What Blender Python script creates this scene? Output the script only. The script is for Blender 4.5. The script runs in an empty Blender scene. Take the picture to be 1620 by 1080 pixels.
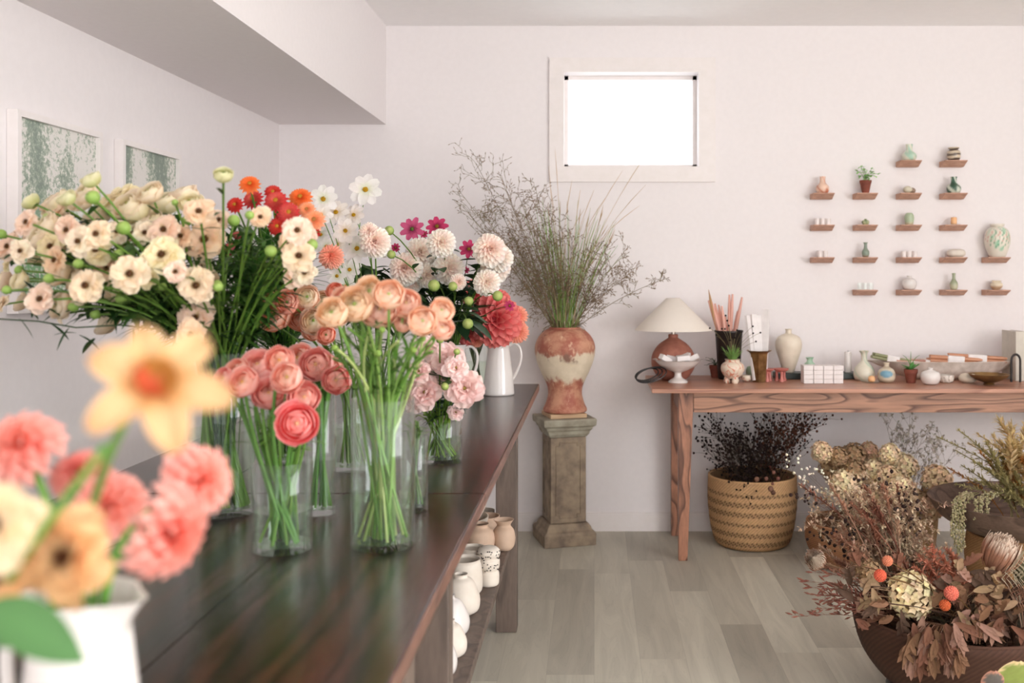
import bpy, math, random
from mathutils import Vector, Matrix, Quaternion
random.seed(7)
R = random.uniform
PI = math.pi
C = bpy.context.scene.collection
sc = bpy.context.scene
# ------------------------------------------------------------------ camera, world, light, exposure
EYE = 1.3; F = 1575.0; PX, PY = 940.0, 432.0          # eye height, focal length in pixels, vanishing point
cam_d = bpy.data.cameras.new('camera'); cam = bpy.data.objects.new('camera', cam_d); C.objects.link(cam)
cam.location = (0, 0, EYE); cam.rotation_euler = (PI/2, 0, 0)
cam_d.sensor_width = 36; cam_d.lens = 36*F/1620
cam_d.shift_x = -(PX-810)/1620; cam_d.shift_y = -(540-PY)/1620
cam_d.clip_start = .05; cam_d.clip_end = 100
cam_d.dof.use_dof = True; cam_d.dof.focus_distance = 3.2; cam_d.dof.aperture_fstop = 3.4
sc.camera = cam
sc.view_settings.view_transform = 'Standard'; sc.view_settings.look = 'None'
sc.view_settings.gamma = 1; sc.view_settings.use_curve_mapping = False
sc.view_settings.exposure = 0.0
sc.cycles.transparent_max_bounces = 32; sc.cycles.max_bounces = 10; sc.cycles.diffuse_bounces = 6
sc.cycles.caustics_reflective = False; sc.cycles.caustics_refractive = False
sc.cycles.sample_clamp_indirect = 4
w = bpy.data.worlds.new('sky'); sc.world = w; w.use_nodes = True
bg = w.node_tree.nodes['Background']; bg.inputs[0].default_value = (.96, .98, 1, 1); bg.inputs[1].default_value = 3.2
def area(name, loc, rot, sx, sy, e, col):
    d = bpy.data.lights.new(name, 'AREA'); d.shape = 'RECTANGLE'; d.size = sx; d.size_y = sy; d.energy = e; d.color = col
    o = bpy.data.objects.new(name, d); C.objects.link(o); o.location = loc; o.rotation_euler = rot; return o
# daylight entering through the shop windows behind the camera and on the right
area('daylight_shopfront', (.6, -2.5, 1.4), (PI/2+.5, 0, 0), 3.8, 1.8, 24, (1, .995, 1))
area('daylight_side_window', (3.9, -.6, 1.45), (0, PI/2+.6, 0), 1.6, 3.4, 182, (.985, .995, 1))
# sun through the side window: it lands on the floor right of the picture and lights the ceiling from below
sd = bpy.data.lights.new('sun', 'SUN'); sd.energy = 4; sd.angle = .02; sd.color = (1, .98, .96)
so = bpy.data.objects.new('sun', sd); C.objects.link(so); so.rotation_mode = 'QUATERNION'; so.rotation_quaternion = Vector((-.55, .5, -1)).to_track_quat('-Z', 'Y')

WY, LX, CZ = 5.03, -1.591, 2.549                         # back wall, left wall, ceiling
TZ, RTZ, SZ = .80, .786, .38                             # display table top, side table top, low shelf
def at(x, y, Y): return Vector(((x-PX)*Y/F, Y, EYE-(y-PY)*Y/F))
def onp(x, y, z): return at(x, y, F*(EYE-z)/(y-PY))

# ------------------------------------------------------------------ materials
def lin(c): return tuple((v/12.92 if v <= .04045 else ((v+.055)/1.055)**2.4) for v in (x/255 for x in c))
def rgb(r, g, b): return lin((r, g, b))
def nt(name):
    m = bpy.data.materials.new(name); m.use_nodes = True
    n = m.node_tree; return m, n, n.nodes['Principled BSDF']
def N(n, t, **k):
    x = n.nodes.new(t)
    for a, v in k.items():
        if a[0] == 'i' and a[1:].isdigit(): x.inputs[int(a[1:])].default_value = v
        else: setattr(x, a, v)
    return x
def mat(name, c1, c2=None, rough=.6, scale=20, bump=0, metal=0, stretch=(1, 1, 1), detail=4, coat=0, spec=.5, lo=.35, hi=.65, bscale=None):
    m, n, p = nt(name); L = n.links.new
    c2 = c2 or tuple(v*.88 for v in c1)
    tc = N(n, 'ShaderNodeTexCoord'); mp = N(n, 'ShaderNodeMapping'); mp.inputs['Scale'].default_value = stretch
    L(tc.outputs['Object'], mp.inputs[0])
    no = N(n, 'ShaderNodeTexNoise'); no.inputs['Scale'].default_value = scale; no.inputs['Detail'].default_value = detail
    L(mp.outputs[0], no.inputs['Vector'])
    cr = N(n, 'ShaderNodeValToRGB'); cr.color_ramp.elements[0].position = lo; cr.color_ramp.elements[1].position = hi
    cr.color_ramp.elements[0].color = (*c2, 1); cr.color_ramp.elements[1].color = (*c1, 1)
    L(no.outputs[0], cr.inputs[0]); L(cr.outputs[0], p.inputs['Base Color'])
    p.inputs['Roughness'].default_value = rough; p.inputs['Metallic'].default_value = metal
    p.inputs['Coat Weight'].default_value = coat; p.inputs['Specular IOR Level'].default_value = spec
    if bump:
        b = N(n, 'ShaderNodeBump'); b.inputs['Strength'].default_value = bump; b.inputs['Distance'].default_value = .004
        if bscale:
            n2 = N(n, 'ShaderNodeTexNoise'); n2.inputs['Scale'].default_value = bscale; n2.inputs['Detail'].default_value = 3
            L(tc.outputs['Object'], n2.inputs['Vector']); L(n2.outputs[0], b.inputs['Height'])
        else: L(no.outputs[0], b.inputs['Height'])
        L(b.outputs[0], p.inputs['Normal'])
    return m
def vmat(name, rough=.6, trans=0.0, spec=.3, noise=.12, nscale=60):
    m, n, p = nt(name); L = n.links.new
    a = N(n, 'ShaderNodeAttribute', attribute_name='Col')
    no = N(n, 'ShaderNodeTexNoise'); no.inputs['Scale'].default_value = nscale
    tc = N(n, 'ShaderNodeTexCoord'); L(tc.outputs['Object'], no.inputs['Vector'])
    mr = N(n, 'ShaderNodeMapRange'); mr.inputs[3].default_value = 1-noise; mr.inputs[4].default_value = 1+noise
    L(no.outputs[0], mr.inputs[0])
    vm = N(n, 'ShaderNodeVectorMath', operation='SCALE'); L(a.outputs['Color'], vm.inputs[0]); L(mr.outputs[0], vm.inputs['Scale'])
    L(vm.outputs[0], p.inputs['Base Color']); p.inputs['Roughness'].default_value = rough; p.inputs['Specular IOR Level'].default_value = spec
    if trans:
        t = N(n, 'ShaderNodeBsdfTranslucent'); L(vm.outputs[0], t.inputs[0])
        mx = N(n, 'ShaderNodeMixShader'); mx.inputs[0].default_value = trans
        L(p.outputs[0], mx.inputs[1]); L(t.outputs[0], mx.inputs[2]); L(mx.outputs[0], n.nodes['Material Output'].inputs[0])
    return m
def clear(name, tint=(.975, .99, .983), lo=.03, hi=.7, rough=.02, grey=(.9, .93, .92)):
    m, n, p = nt(name); L = n.links.new; n.nodes.remove(p)
    t = N(n, 'ShaderNodeBsdfTransparent'); t.inputs[0].default_value = (*tint, 1)
    g = N(n, 'ShaderNodeBsdfGlossy'); g.inputs['Color'].default_value = (*grey, 1); g.inputs['Roughness'].default_value = rough
    lw = N(n, 'ShaderNodeLayerWeight'); lw.inputs[0].default_value = .5
    pw = N(n, 'ShaderNodeMath', operation='POWER'); pw.inputs[1].default_value = 2.5; L(lw.outputs['Facing'], pw.inputs[0])
    mr = N(n, 'ShaderNodeMapRange'); mr.inputs[3].default_value = lo; mr.inputs[4].default_value = hi; L(pw.outputs[0], mr.inputs[0])
    mx = N(n, 'ShaderNodeMixShader'); L(mr.outputs[0], mx.inputs[0]); L(t.outputs[0], mx.inputs[1]); L(g.outputs[0], mx.inputs[2])
    L(mx.outputs[0], n.nodes['Material Output'].inputs[0]); return m
def grainwood(name, base, dark, axis='X', freq=16, rough=.45, sc_=(1.1, 7, 7), line=.55, fine=.25, coat=0):
    """contour lines of a stretched noise field: cathedral grain"""
    m, n, p = nt(name); L = n.links.new
    tc = N(n, 'ShaderNodeTexCoord'); mp = N(n, 'ShaderNodeMapping')
    s = {'X': sc_, 'Y': (sc_[1], sc_[0], sc_[2]), 'Z': (sc_[1], sc_[2], sc_[0])}[axis]
    mp.inputs['Scale'].default_value = s; L(tc.outputs['Object'], mp.inputs[0])
    no = N(n, 'ShaderNodeTexNoise'); no.inputs['Scale'].default_value = 1; no.inputs['Detail'].default_value = 1.5; L(mp.outputs[0], no.inputs['Vector'])
    mu = N(n, 'ShaderNodeMath', operation='MULTIPLY'); mu.inputs[1].default_value = freq; L(no.outputs[0], mu.inputs[0])
    fr = N(n, 'ShaderNodeMath', operation='FRACT'); L(mu.outputs[0], fr.inputs[0])
    cr = N(n, 'ShaderNodeValToRGB'); e = cr.color_ramp.elements
    e[0].position = 0; e[0].color = (*base, 1); e[1].position = 1; e[1].color = (*base, 1)
    k = cr.color_ramp.elements.new(line); k.color = (*[v*.86 for v in base], 1)
    k = cr.color_ramp.elements.new(line+.3); k.color = (*dark, 1)
    L(fr.outputs[0], cr.inputs[0])
    m2 = N(n, 'ShaderNodeMapping'); m2.inputs['Scale'].default_value = tuple(v*(18 if i else 6) for i, v in enumerate(s)) if axis == 'X' else tuple(v*14 for v in s)
    L(tc.outputs['Object'], m2.inputs[0])
    n2 = N(n, 'ShaderNodeTexNoise'); n2.inputs['Scale'].default_value = 1; n2.inputs['Detail'].default_value = 3; L(m2.outputs[0], n2.inputs['Vector'])
    mr = N(n, 'ShaderNodeMapRange'); mr.inputs[1].default_value = .3; mr.inputs[2].default_value = .7; mr.inputs[3].default_value = 1-fine; mr.inputs[4].default_value = 1+fine*.4; L(n2.outputs[0], mr.inputs[0])
    vm = N(n, 'ShaderNodeVectorMath', operation='SCALE'); L(cr.outputs[0], vm.inputs[0]); L(mr.outputs[0], vm.inputs['Scale'])
    L(vm.outputs[0], p.inputs['Base Color']); p.inputs['Roughness'].default_value = rough
    p.inputs['Coat Weight'].default_value = coat; p.inputs['Coat Roughness'].default_value = .14
    b = N(n, 'ShaderNodeBump'); b.inputs['Strength'].default_value = .12; b.inputs['Distance'].default_value = .002
    L(n2.outputs[0], b.inputs['Height']); L(b.outputs[0], p.inputs['Normal'])
    return m
def floor_mat():
    m, n, p = nt('grey_oak_planks'); L = n.links.new
    def M(op, a, b=None):
        x = N(n, 'ShaderNodeMath', operation=op)
        for i, v in enumerate((a, b)):
            if v is None: continue
            if isinstance(v, (int, float)): x.inputs[i].default_value = v
            else: L(v, x.inputs[i])
        return x.outputs[0]
    tc = N(n, 'ShaderNodeTexCoord'); sp = N(n, 'ShaderNodeSeparateXYZ'); L(tc.outputs['Object'], sp.inputs[0])
    rx = M('DIVIDE', sp.outputs[0], .155); row = M('FLOOR', rx)
    w1 = N(n, 'ShaderNodeTexWhiteNoise', noise_dimensions='1D'); L(row, w1.inputs['W'])
    ry = M('ADD', M('DIVIDE', sp.outputs[1], 1.15), M('MULTIPLY', w1.outputs[0], 7.3)); cell = M('FLOOR', ry)
    w2 = N(n, 'ShaderNodeTexWhiteNoise', noise_dimensions='2D'); cb = N(n, 'ShaderNodeCombineXYZ'); L(row, cb.inputs[0]); L(cell, cb.inputs[1]); L(cb.outputs[0], w2.inputs['Vector'])
    cr = N(n, 'ShaderNodeValToRGB'); e = cr.color_ramp.elements; e[0].color = (*rgb(172, 166, 152), 1); e[1].color = (*rgb(208, 203, 187), 1)
    k = e.new(.45); k.color = (*rgb(196, 190, 174), 1); L(w2.outputs[0], cr.inputs[0])
    m2 = N(n, 'ShaderNodeMapping'); m2.inputs['Scale'].default_value = (16, 1.5, 1); L(tc.outputs['Object'], m2.inputs[0])
    c2 = N(n, 'ShaderNodeCombineXYZ'); L(M('MULTIPLY', w2.outputs[0], 60), c2.inputs[1]); L(M('MULTIPLY', w1.outputs[0], 30), c2.inputs[2])
    va = N(n, 'ShaderNodeVectorMath', operation='ADD'); L(m2.outputs[0], va.inputs[0]); L(c2.outputs[0], va.inputs[1])
    no = N(n, 'ShaderNodeTexNoise'); no.inputs['Scale'].default_value = 1; no.inputs['Detail'].default_value = 5; no.inputs['Distortion'].default_value = 1.2; L(va.outputs[0], no.inputs['Vector'])
    mr = N(n, 'ShaderNodeMapRange'); mr.inputs[1].default_value = .3; mr.inputs[2].default_value = .7; mr.inputs[3].default_value = .84; mr.inputs[4].default_value = 1.07; L(no.outputs[0], mr.inputs[0])
    # rings of the grain inside each board
    fr = M('FRACT', M('MULTIPLY', no.outputs[0], 11)); g = N(n, 'ShaderNodeMapRange'); g.inputs[1].default_value = .75; g.inputs[2].default_value = 1; g.inputs[3].default_value = 1; g.inputs[4].default_value = .93; L(fr, g.inputs[0])
    ex = M('ABSOLUTE', M('SUBTRACT', M('FRACT', rx), .5)); ed = N(n, 'ShaderNodeMapRange'); ed.inputs[1].default_value = .488; ed.inputs[2].default_value = .5; ed.inputs[3].default_value = 1; ed.inputs[4].default_value = .84; L(ex, ed.inputs[0])
    vm = N(n, 'ShaderNodeVectorMath', operation='SCALE'); L(cr.outputs[0], vm.inputs[0]); L(M('MULTIPLY', M('MULTIPLY', mr.outputs[0], g.outputs[0]), ed.outputs[0]), vm.inputs['Scale'])
    L(vm.outputs[0], p.inputs['Base Color']); p.inputs['Roughness'].default_value = .5
    b = N(n, 'ShaderNodeBump'); b.inputs['Strength'].default_value = .1; b.inputs['Distance'].default_value = .002; L(no.outputs[0], b.inputs['Height']); L(b.outputs[0], p.inputs['Normal'])
    return m
def urn_mat():
    m, n, p = nt('peeling_paint_on_clay'); L = n.links.new
    def M(op, a, b=None):
        x = N(n, 'ShaderNodeMath', operation=op)
        for i, v in enumerate((a, b)):
            if v is None: continue
            if isinstance(v, (int, float)): x.inputs[i].default_value = v
            else: L(v, x.inputs[i])
        return x.outputs[0]
    def nz(sc_, det, stretch=(1, 1, 1), off=0):
        mp = N(n, 'ShaderNodeMapping'); mp.inputs['Scale'].default_value = stretch; mp.inputs['Location'].default_value = (off, off, off); L(tc.outputs['Object'], mp.inputs[0])
        t = N(n, 'ShaderNodeTexNoise'); t.inputs['Scale'].default_value = sc_; t.inputs['Detail'].default_value = det; t.inputs['Roughness'].default_value = .65; L(mp.outputs[0], t.inputs['Vector']); return t.outputs[0]
    def sst(v, lo, hi):
        r = N(n, 'ShaderNodeMapRange', interpolation_type='SMOOTHSTEP'); r.inputs[1].default_value = lo; r.inputs[2].default_value = hi; L(v, r.inputs[0]); return r.outputs[0]
    def mx(f, a, b):
        x = N(n, 'ShaderNodeMixRGB'); L(f, x.inputs[0])
        for i, v in ((1, a), (2, b)):
            if isinstance(v, tuple): x.inputs[i].default_value = (*v, 1)
            else: L(v, x.inputs[i])
        return x.outputs[0]
    tc = N(n, 'ShaderNodeTexCoord'); sp = N(n, 'ShaderNodeSeparateXYZ'); L(tc.outputs['Object'], sp.inputs[0]); z = sp.outputs[2]
    big = nz(9, 6, (1, 1, .6)); fine = nz(34, 8, (1, 1, .5), 3); blot = nz(16, 6, (1, 1, 1), 7)
    nse = M('ADD', M('MULTIPLY', M('SUBTRACT', big, .5), .16), M('MULTIPLY', M('SUBTRACT', fine, .5), .08))
    top = sst(M('ADD', z, nse), .268, .292); low = sst(M('SUBTRACT', .172, M('ADD', z, nse)), 0, .03)
    rust = mx(sst(blot, .35, .65), rgb(164, 92, 74), rgb(200, 146, 118)); rust = mx(sst(fine, .56, .7), rust, rgb(216, 176, 146)); rust = mx(sst(fine, .36, .28), rust, rgb(120, 76, 60))
    cream = mx(sst(blot, .4, .7), rgb(218, 202, 176), rgb(230, 214, 190))
    c = mx(top, cream, rust); c = mx(low, c, rust); band = M('MULTIPLY', sst(z, .235, .262), sst(z, .31, .28)); c = mx(M('MULTIPLY', band, sst(big, .5, .62)), c, rgb(132, 96, 80))
    L(c, p.inputs['Base Color']); p.inputs['Roughness'].default_value = .6
    b = N(n, 'ShaderNodeBump'); b.inputs['Strength'].default_value = .35; b.inputs['Distance'].default_value = .003; L(fine, b.inputs['Height']); L(b.outputs[0], p.inputs['Normal'])
    return m
def ceramic_swirl(name, base, c2, scale=9, rough=.25, lo=.5, hi=.56, dist=3):
    m, n, p = nt(name); L = n.links.new
    tc = N(n, 'ShaderNodeTexCoord'); no = N(n, 'ShaderNodeTexNoise'); no.inputs['Scale'].default_value = scale; no.inputs['Distortion'].default_value = dist; no.inputs['Detail'].default_value = 1
    L(tc.outputs['Object'], no.inputs['Vector'])
    cr = N(n, 'ShaderNodeValToRGB'); e = cr.color_ramp.elements
    e[0].position = lo; e[0].color = (*base, 1); e[1].position = hi; e[1].color = (*c2, 1)
    k = e.new(min(.99, hi+.07)); k.color = (*base, 1)
    L(no.outputs[0], cr.inputs[0]); L(cr.outputs[0], p.inputs['Base Color']); p.inputs['Roughness'].default_value = rough; return m
def print_mat(name, seed):
    m, n, p = nt(name); L = n.links.new
    tc = N(n, 'ShaderNodeTexCoord'); mp = N(n, 'ShaderNodeMapping'); mp.inputs['Location'].default_value = (seed, seed*2, seed); mp.inputs['Scale'].default_value = (1, 7, 2.2)
    L(tc.outputs['Object'], mp.inputs[0])
    a = N(n, 'ShaderNodeTexNoise'); a.inputs['Scale'].default_value = 1; a.inputs['Detail'].default_value = 2; L(mp.outputs[0], a.inputs['Vector'])
    b = N(n, 'ShaderNodeTexNoise'); b.inputs['Scale'].default_value = 60; b.inputs['Detail'].default_value = 6; b.inputs['Roughness'].default_value = .75; L(tc.outputs['Object'], b.inputs['Vector'])
    ad = N(n, 'ShaderNodeMath', operation='ADD'); L(a.outputs[0], ad.inputs[0]); L(b.outputs[0], ad.inputs[1])
    cr = N(n, 'ShaderNodeValToRGB'); e = cr.color_ramp.elements
    e[0].position = .42; e[0].color = (*rgb(124, 138, 126), 1); e[1].position = 1; e[1].color = (*rgb(228, 222, 218), 1)
    for q, c in ((.475, rgb(150, 162, 146)), (.505, rgb(180, 188, 172)), (.53, rgb(222, 218, 212))): e.new(q).color = (*c, 1)
    hf = N(n, 'ShaderNodeMath', operation='MULTIPLY'); hf.inputs[1].default_value = .5; L(ad.outputs[0], hf.inputs[0]); L(hf.outputs[0], cr.inputs[0])
    # green undergrowth in the lower part of the print
    sp = N(n, 'ShaderNodeSeparateXYZ'); L(tc.outputs['Object'], sp.inputs[0])
    g = N(n, 'ShaderNodeMapRange'); g.inputs[1].default_value = .36; g.inputs[2].default_value = .16; L(sp.outputs[2], g.inputs[0])
    gm = N(n, 'ShaderNodeMath', operation='MULTIPLY'); L(g.outputs[0], gm.inputs[0])
    gr = N(n, 'ShaderNodeMapRange'); gr.inputs[1].default_value = .58; gr.inputs[2].default_value = .42; L(b.outputs[0], gr.inputs[0]); L(gr.outputs[0], gm.inputs[1])
    mx = N(n, 'ShaderNodeMixRGB'); mx.inputs[2].default_value = (*rgb(120, 176, 120), 1); L(gm.outputs[0], mx.inputs[0]); L(cr.outputs[0], mx.inputs[1])
    L(mx.outputs[0], p.inputs['Base Color']); p.inputs['Roughness'].default_value = .4; return m

M_wall = mat('painted_wall', rgb(235, 229, 229), rgb(233, 227, 227), .7, 40, .05)
M_ceil = mat('painted_ceiling', rgb(250, 248, 248), rgb(248, 246, 246), .75, 30)
M_trim = mat('white_trim_paint', rgb(236, 229, 227), rgb(233, 226, 223), .45, 30)
M_floor = floor_mat()
M_dark = grainwood('dark_stained_wood', rgb(70, 38, 26), rgb(15, 12, 11), 'Y', 8, .24, (.7, 8, 5), .25, .55, .12)
M_darkleg = grainwood('brown_painted_wood', rgb(116, 100, 90), rgb(92, 79, 71), 'Z', 6, .55, (1.5, 9, 9), .5, .15)
M_edge = grainwood('worn_table_edge', rgb(134, 94, 80), rgb(92, 62, 52), 'Y', 8, .3, (1.5, 14, 14), .5, .3)
M_ash = grainwood('brown_stained_ash', rgb(190, 140, 112), rgb(106, 70, 54), 'X', 11, .42, (1.3, 6, 9), .58, .22)
M_ashtop = grainwood('brown_stained_ash_top', rgb(196, 142, 116), rgb(160, 108, 86), 'X', 9, .35, (.7, 9, 8), .5, .2)
M_ashz = grainwood('brown_stained_ash_leg', rgb(178, 124, 98), rgb(96, 62, 48), 'Z', 12, .42, (1.6, 7, 7), .6, .22)
M_walnut = grainwood('walnut_shelf', rgb(212, 164, 138), rgb(176, 130, 108), 'X', 8, .5, (6, 40, 40), .5, .25)
M_glass = clear('clear_glass')
M_pane = clear('window_glass', (.98, .99, .99), .02, .4)
M_water = clear('vase_water', (.93, .97, .92), .02, .3)
M_white = mat('white_glazed_ceramic', rgb(229, 223, 219), rgb(225, 219, 215), .15, 12, coat=.3)
M_matte = mat('matte_white_ceramic', rgb(226, 216, 204), rgb(218, 207, 194), .6, 25, .1)
M_beige = mat('beige_bisque', rgb(206, 178, 156), rgb(194, 166, 144), .7, 18, .1)
M_creamc = mat('cream_ceramic', rgb(226, 214, 196), rgb(216, 203, 184), .45, 22)
M_terra = mat('terracotta', rgb(168, 108, 90), rgb(146, 90, 74), .75, 30, .15)
M_terrad = mat('dark_terracotta', rgb(138, 72, 54), rgb(116, 60, 46), .75, 30, .15)
M_soil = mat('dry_soil', rgb(70, 54, 42), rgb(40, 30, 24), .95, 60, .5)
M_stone = mat('weathered_stone', rgb(156, 138, 116), rgb(116, 100, 86), .85, 16, .4, detail=8)
M_stonet = mat('pale_stone_cap', rgb(166, 160, 142), rgb(136, 128, 112), .85, 18, .4, detail=8)
M_plank = mat('raw_pine_block', rgb(204, 172, 136), rgb(184, 148, 112), .6, 6, .1, stretch=(1, 8, 8))
M_black = mat('black_plastic', rgb(38, 34, 34), rgb(28, 25, 25), .4)
M_blackm = mat('dark_metal', rgb(58, 50, 48), rgb(40, 34, 33), .45, metal=.4)
M_brass = mat('aged_brass', rgb(172, 138, 92), rgb(120, 92, 60), .35, 26, .1, metal=.8)
M_bronze = mat('bronze_bowl', rgb(150, 118, 74), rgb(104, 80, 52), .4, 20, .1, metal=.6)
M_steel = mat('brushed_steel', rgb(190, 180, 170), None, .3, metal=.9)
M_shade = vmat('linen_lampshade', .8, .2, .1, .02)
M_paper = mat('white_paper', rgb(236, 230, 228), rgb(228, 222, 220), .7, 30)
M_pinkcan = mat('pink_wax', rgb(226, 172, 156), rgb(216, 160, 144), .4, 10)
M_orcan = mat('rust_wax', rgb(200, 144, 112), rgb(188, 130, 98), .4, 10)
M_grcan = mat('sage_wax', rgb(150, 150, 112), rgb(134, 136, 100), .4, 10)
M_rose = mat('rose_glaze', rgb(206, 128, 118), rgb(190, 112, 102), .4, 16)
M_slate = mat('dark_green_tray', rgb(52, 64, 60), rgb(40, 50, 48), .4, 16)
M_peach = mat('peach_wax', rgb(240, 190, 140), rgb(236, 180, 128), .5, 20)
M_pet = vmat('flower_petals', .55, .42, .25, .06, 30)
M_leaf = vmat('green_leaves', .45, .22, .4, .15, 40)
M_dry = vmat('dried_plants', .8, .15, .15, .15, 80)
M_weave = vmat('woven_straw', .75, 0, .2, .12, 120)
M_col = vmat('glazed_colour', .3, 0, .5, .06, 30)
M_painted = urn_mat()

# ------------------------------------------------------------------ mesh builder
GA = PI*(3-math.sqrt(5))
def frame(d):
    d = Vector(d).normalized(); a = Vector((0, 0, 1)) if abs(d.z) < .9 else Vector((1, 0, 0))
    x = d.cross(a).normalized(); return d, x, x.cross(d)
class MB:
    def __init__(s, col=None): s.v = []; s.f = []; s.c = []; s.col = col or (1, 1, 1); s.useC = col is not None; s.ms = []; s.mi = 0
    def P(s, p, c=None):
        s.v.append(tuple(p)); s.c.append(c or s.col)
        if c: s.useC = True
        return len(s.v)-1
    def Fc(s, f): s.f.append(tuple(f)); s.ms.append(s.mi)
    def box(s, a, b, rot=None, c=None):
        P = [Vector((x, y, z)) for z in (a[2], b[2]) for y in (a[1], b[1]) for x in (a[0], b[0])]
        if rot is not None:
            m = (Vector(a)+Vector(b))/2; P = [m+rot @ (p-m) for p in P]
        i = [s.P(p, c) for p in P]
        for f in ((0, 2, 3, 1), (4, 5, 7, 6), (0, 1, 5, 4), (2, 6, 7, 3), (0, 4, 6, 2), (1, 3, 7, 5)): s.Fc([i[k] for k in f])
        return s
    def hexa(s, bot, top, c=None):                       # two quads, counter-clockwise seen from above
        i = [s.P(p, c) for p in bot]+[s.P(p, c) for p in top]
        s.Fc([i[3], i[2], i[1], i[0]]); s.Fc(i[4:])
        for k in range(4): s.Fc([i[k], i[(k+1) % 4], i[4+(k+1) % 4], i[4+k]])
        return s
    def tube(s, pts, r, n=6, c=None, caps=True, cf=None):
        pts = [Vector(p) for p in pts]; rr = r if isinstance(r, (list, tuple)) else [r]*len(pts)
        rings = []; x = None
        for k, p in enumerate(pts):
            d = (pts[min(k+1, len(pts)-1)]-pts[max(k-1, 0)])
            if d.length < 1e-9: d = Vector((0, 0, 1))
            d.normalize()
            if x is None: _, x, y = frame(d)
            x = (x-d*x.dot(d));
            if x.length < 1e-6: _, x, _y = frame(d)
            x.normalize(); y = d.cross(x)
            cc = cf(k/(len(pts)-1)) if cf else c
            rings.append([s.P(p+(x*math.cos(2*PI*j/n)+y*math.sin(2*PI*j/n))*rr[k], cc) for j in range(n)])
        for a, b in zip(rings, rings[1:]):
            for j in range(n): s.Fc((a[j], a[(j+1) % n], b[(j+1) % n], b[j]))
        if caps: s.Fc(rings[0][::-1]); s.Fc(rings[-1])
        return s
    def lathe(s, prof, n=32, o=(0, 0, 0), c=None, cf=None, rf=None, sx=1, sy=1):
        """prof: (r, z) from the bottom outside up, over the rim and down the inside"""
        rings = []
        for k, (r, z) in enumerate(prof):
            if r < 1e-5: rings.append([s.P((o[0], o[1], o[2]+z), cf(0, z, k) if cf else c)]); continue
            ring = []
            for j in range(n):
                a = 2*PI*j/n; q = r*(rf(a, z, k) if rf else 1)
                ring.append(s.P((o[0]+q*math.cos(a)*sx, o[1]+q*math.sin(a)*sy, o[2]+z), cf(a, z, k) if cf else c))
            rings.append(ring)
        for a, b in zip(rings, rings[1:]):
            if len(a) == 1 and len(b) == 1: continue
            for j in range(n):
                j2 = (j+1) % n
                if len(a) == 1: s.Fc((a[0], b[j2], b[j]))
                elif len(b) == 1: s.Fc((a[j], a[j2], b[0]))
                else: s.Fc((a[j], a[j2], b[j2], b[j]))
        return s
    def ball(s, p, r, c=None, n=6, k=4, sz=1):
        return s.lathe([(r*math.sin(PI*i/k), -r*sz*math.cos(PI*i/k)) for i in range(k+1)], n, p, c)
    def petal(s, az, L, W, t0, t1, cup=0, br=0, z0=0, nu=5, nv=4, cf=None, ruf=0, point=.6, twist=0):
        ca, sa = math.cos(az), math.sin(az); r, z = br, z0; rows = []
        ph = R(0, 6.28)
        for i in range(nu+1):
            u = i/nu; t = t0+(t1-t0)*u
            if i: r += math.cos(t)*L/nu; z += math.sin(t)*L/nu
            wd = W*max(.06, math.sin(PI*min(1, .1+.86*u))**point)
            row = []
            for j in range(nv+1):
                v = -1+2*j/nv; off = cup*wd*v*v + ruf*u*math.sin(v*6+ph)
                lr, lz = r-math.sin(t)*off, z+math.cos(t)*off+twist*v*wd
                row.append(s.P((ca*lr-sa*wd*v, sa*lr+ca*wd*v, lz), cf(u, v) if cf else None))
            rows.append(row)
        for a, b in zip(rows, rows[1:]):
            for j in range(nv): s.Fc((a[j+1], a[j], b[j], b[j+1]))
        return s
    def spetal(s, rad, p0, p1, az, hw, flare=0, sz=.8, nu=5, nv=5, cf=None):
        """a petal that wraps a ball: polar angle p0 (low) to p1 (near the pole)"""
        rows = []
        for i in range(nu+1):
            u = i/nu; ph = p0+(p1-p0)*u; q = rad*(1+flare*u**3); row = []
            for j in range(nv+1):
                v = -1+2*j/nv; dip = .16*v*v*u; a = az+hw*v*(math.sin(PI*(.18+.62*u))**.5)
                pp = ph+dip*(1 if p0 > p1 else -1)
                row.append(s.P((q*math.sin(pp)*math.cos(a), q*math.sin(pp)*math.sin(a), sz*q*math.cos(pp)), cf(u, v) if cf else None))
            rows.append(row)
        for a, b in zip(rows, rows[1:]):
            for j in range(nv): s.Fc((a[j], a[j+1], b[j+1], b[j]))
        return s
    def leaf(s, p, d, L, W, c, bend=.3, n=5, fold=.25, up=None):
        d, x, y = frame(d)
        if up: x = Vector(up).cross(d); x = x.normalized() if x.length > 1e-4 else frame(d)[1]; y = d.cross(x)
        p = Vector(p); rows = []
        for i in range(n+1):
            u = i/n; wd = W*math.sin(PI*(.06+.93*u))**.8
            cc = p+d*L*u-Vector((0, 0, 1))*bend*L*u*u
            rows.append([s.P(cc-x*wd+y*fold*wd, c), s.P(cc, tuple(v*1.15 for v in c)), s.P(cc+x*wd+y*fold*wd, c)])
        for a, b in zip(rows, rows[1:]):
            for j in range(2): s.Fc((a[j], a[j+1], b[j+1], b[j]))
        return s
    def mesh(s, name, mats, smooth=True):
        me = bpy.data.meshes.new(name); me.from_pydata(s.v, [], s.f)
        for m in (mats if isinstance(mats, (list, tuple)) else [mats]): me.materials.append(m)
        if any(s.ms): me.polygons.foreach_set('material_index', s.ms)
        if s.useC:
            a = me.color_attributes.new('Col', 'FLOAT_COLOR', 'POINT')
            buf = []
            for q in s.c: buf += [q[0], q[1], q[2], 1]
            a.data.foreach_set('color', buf)
        if smooth: me.polygons.foreach_set('use_smooth', [True]*len(me.polygons))
        me.update(); return me
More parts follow.
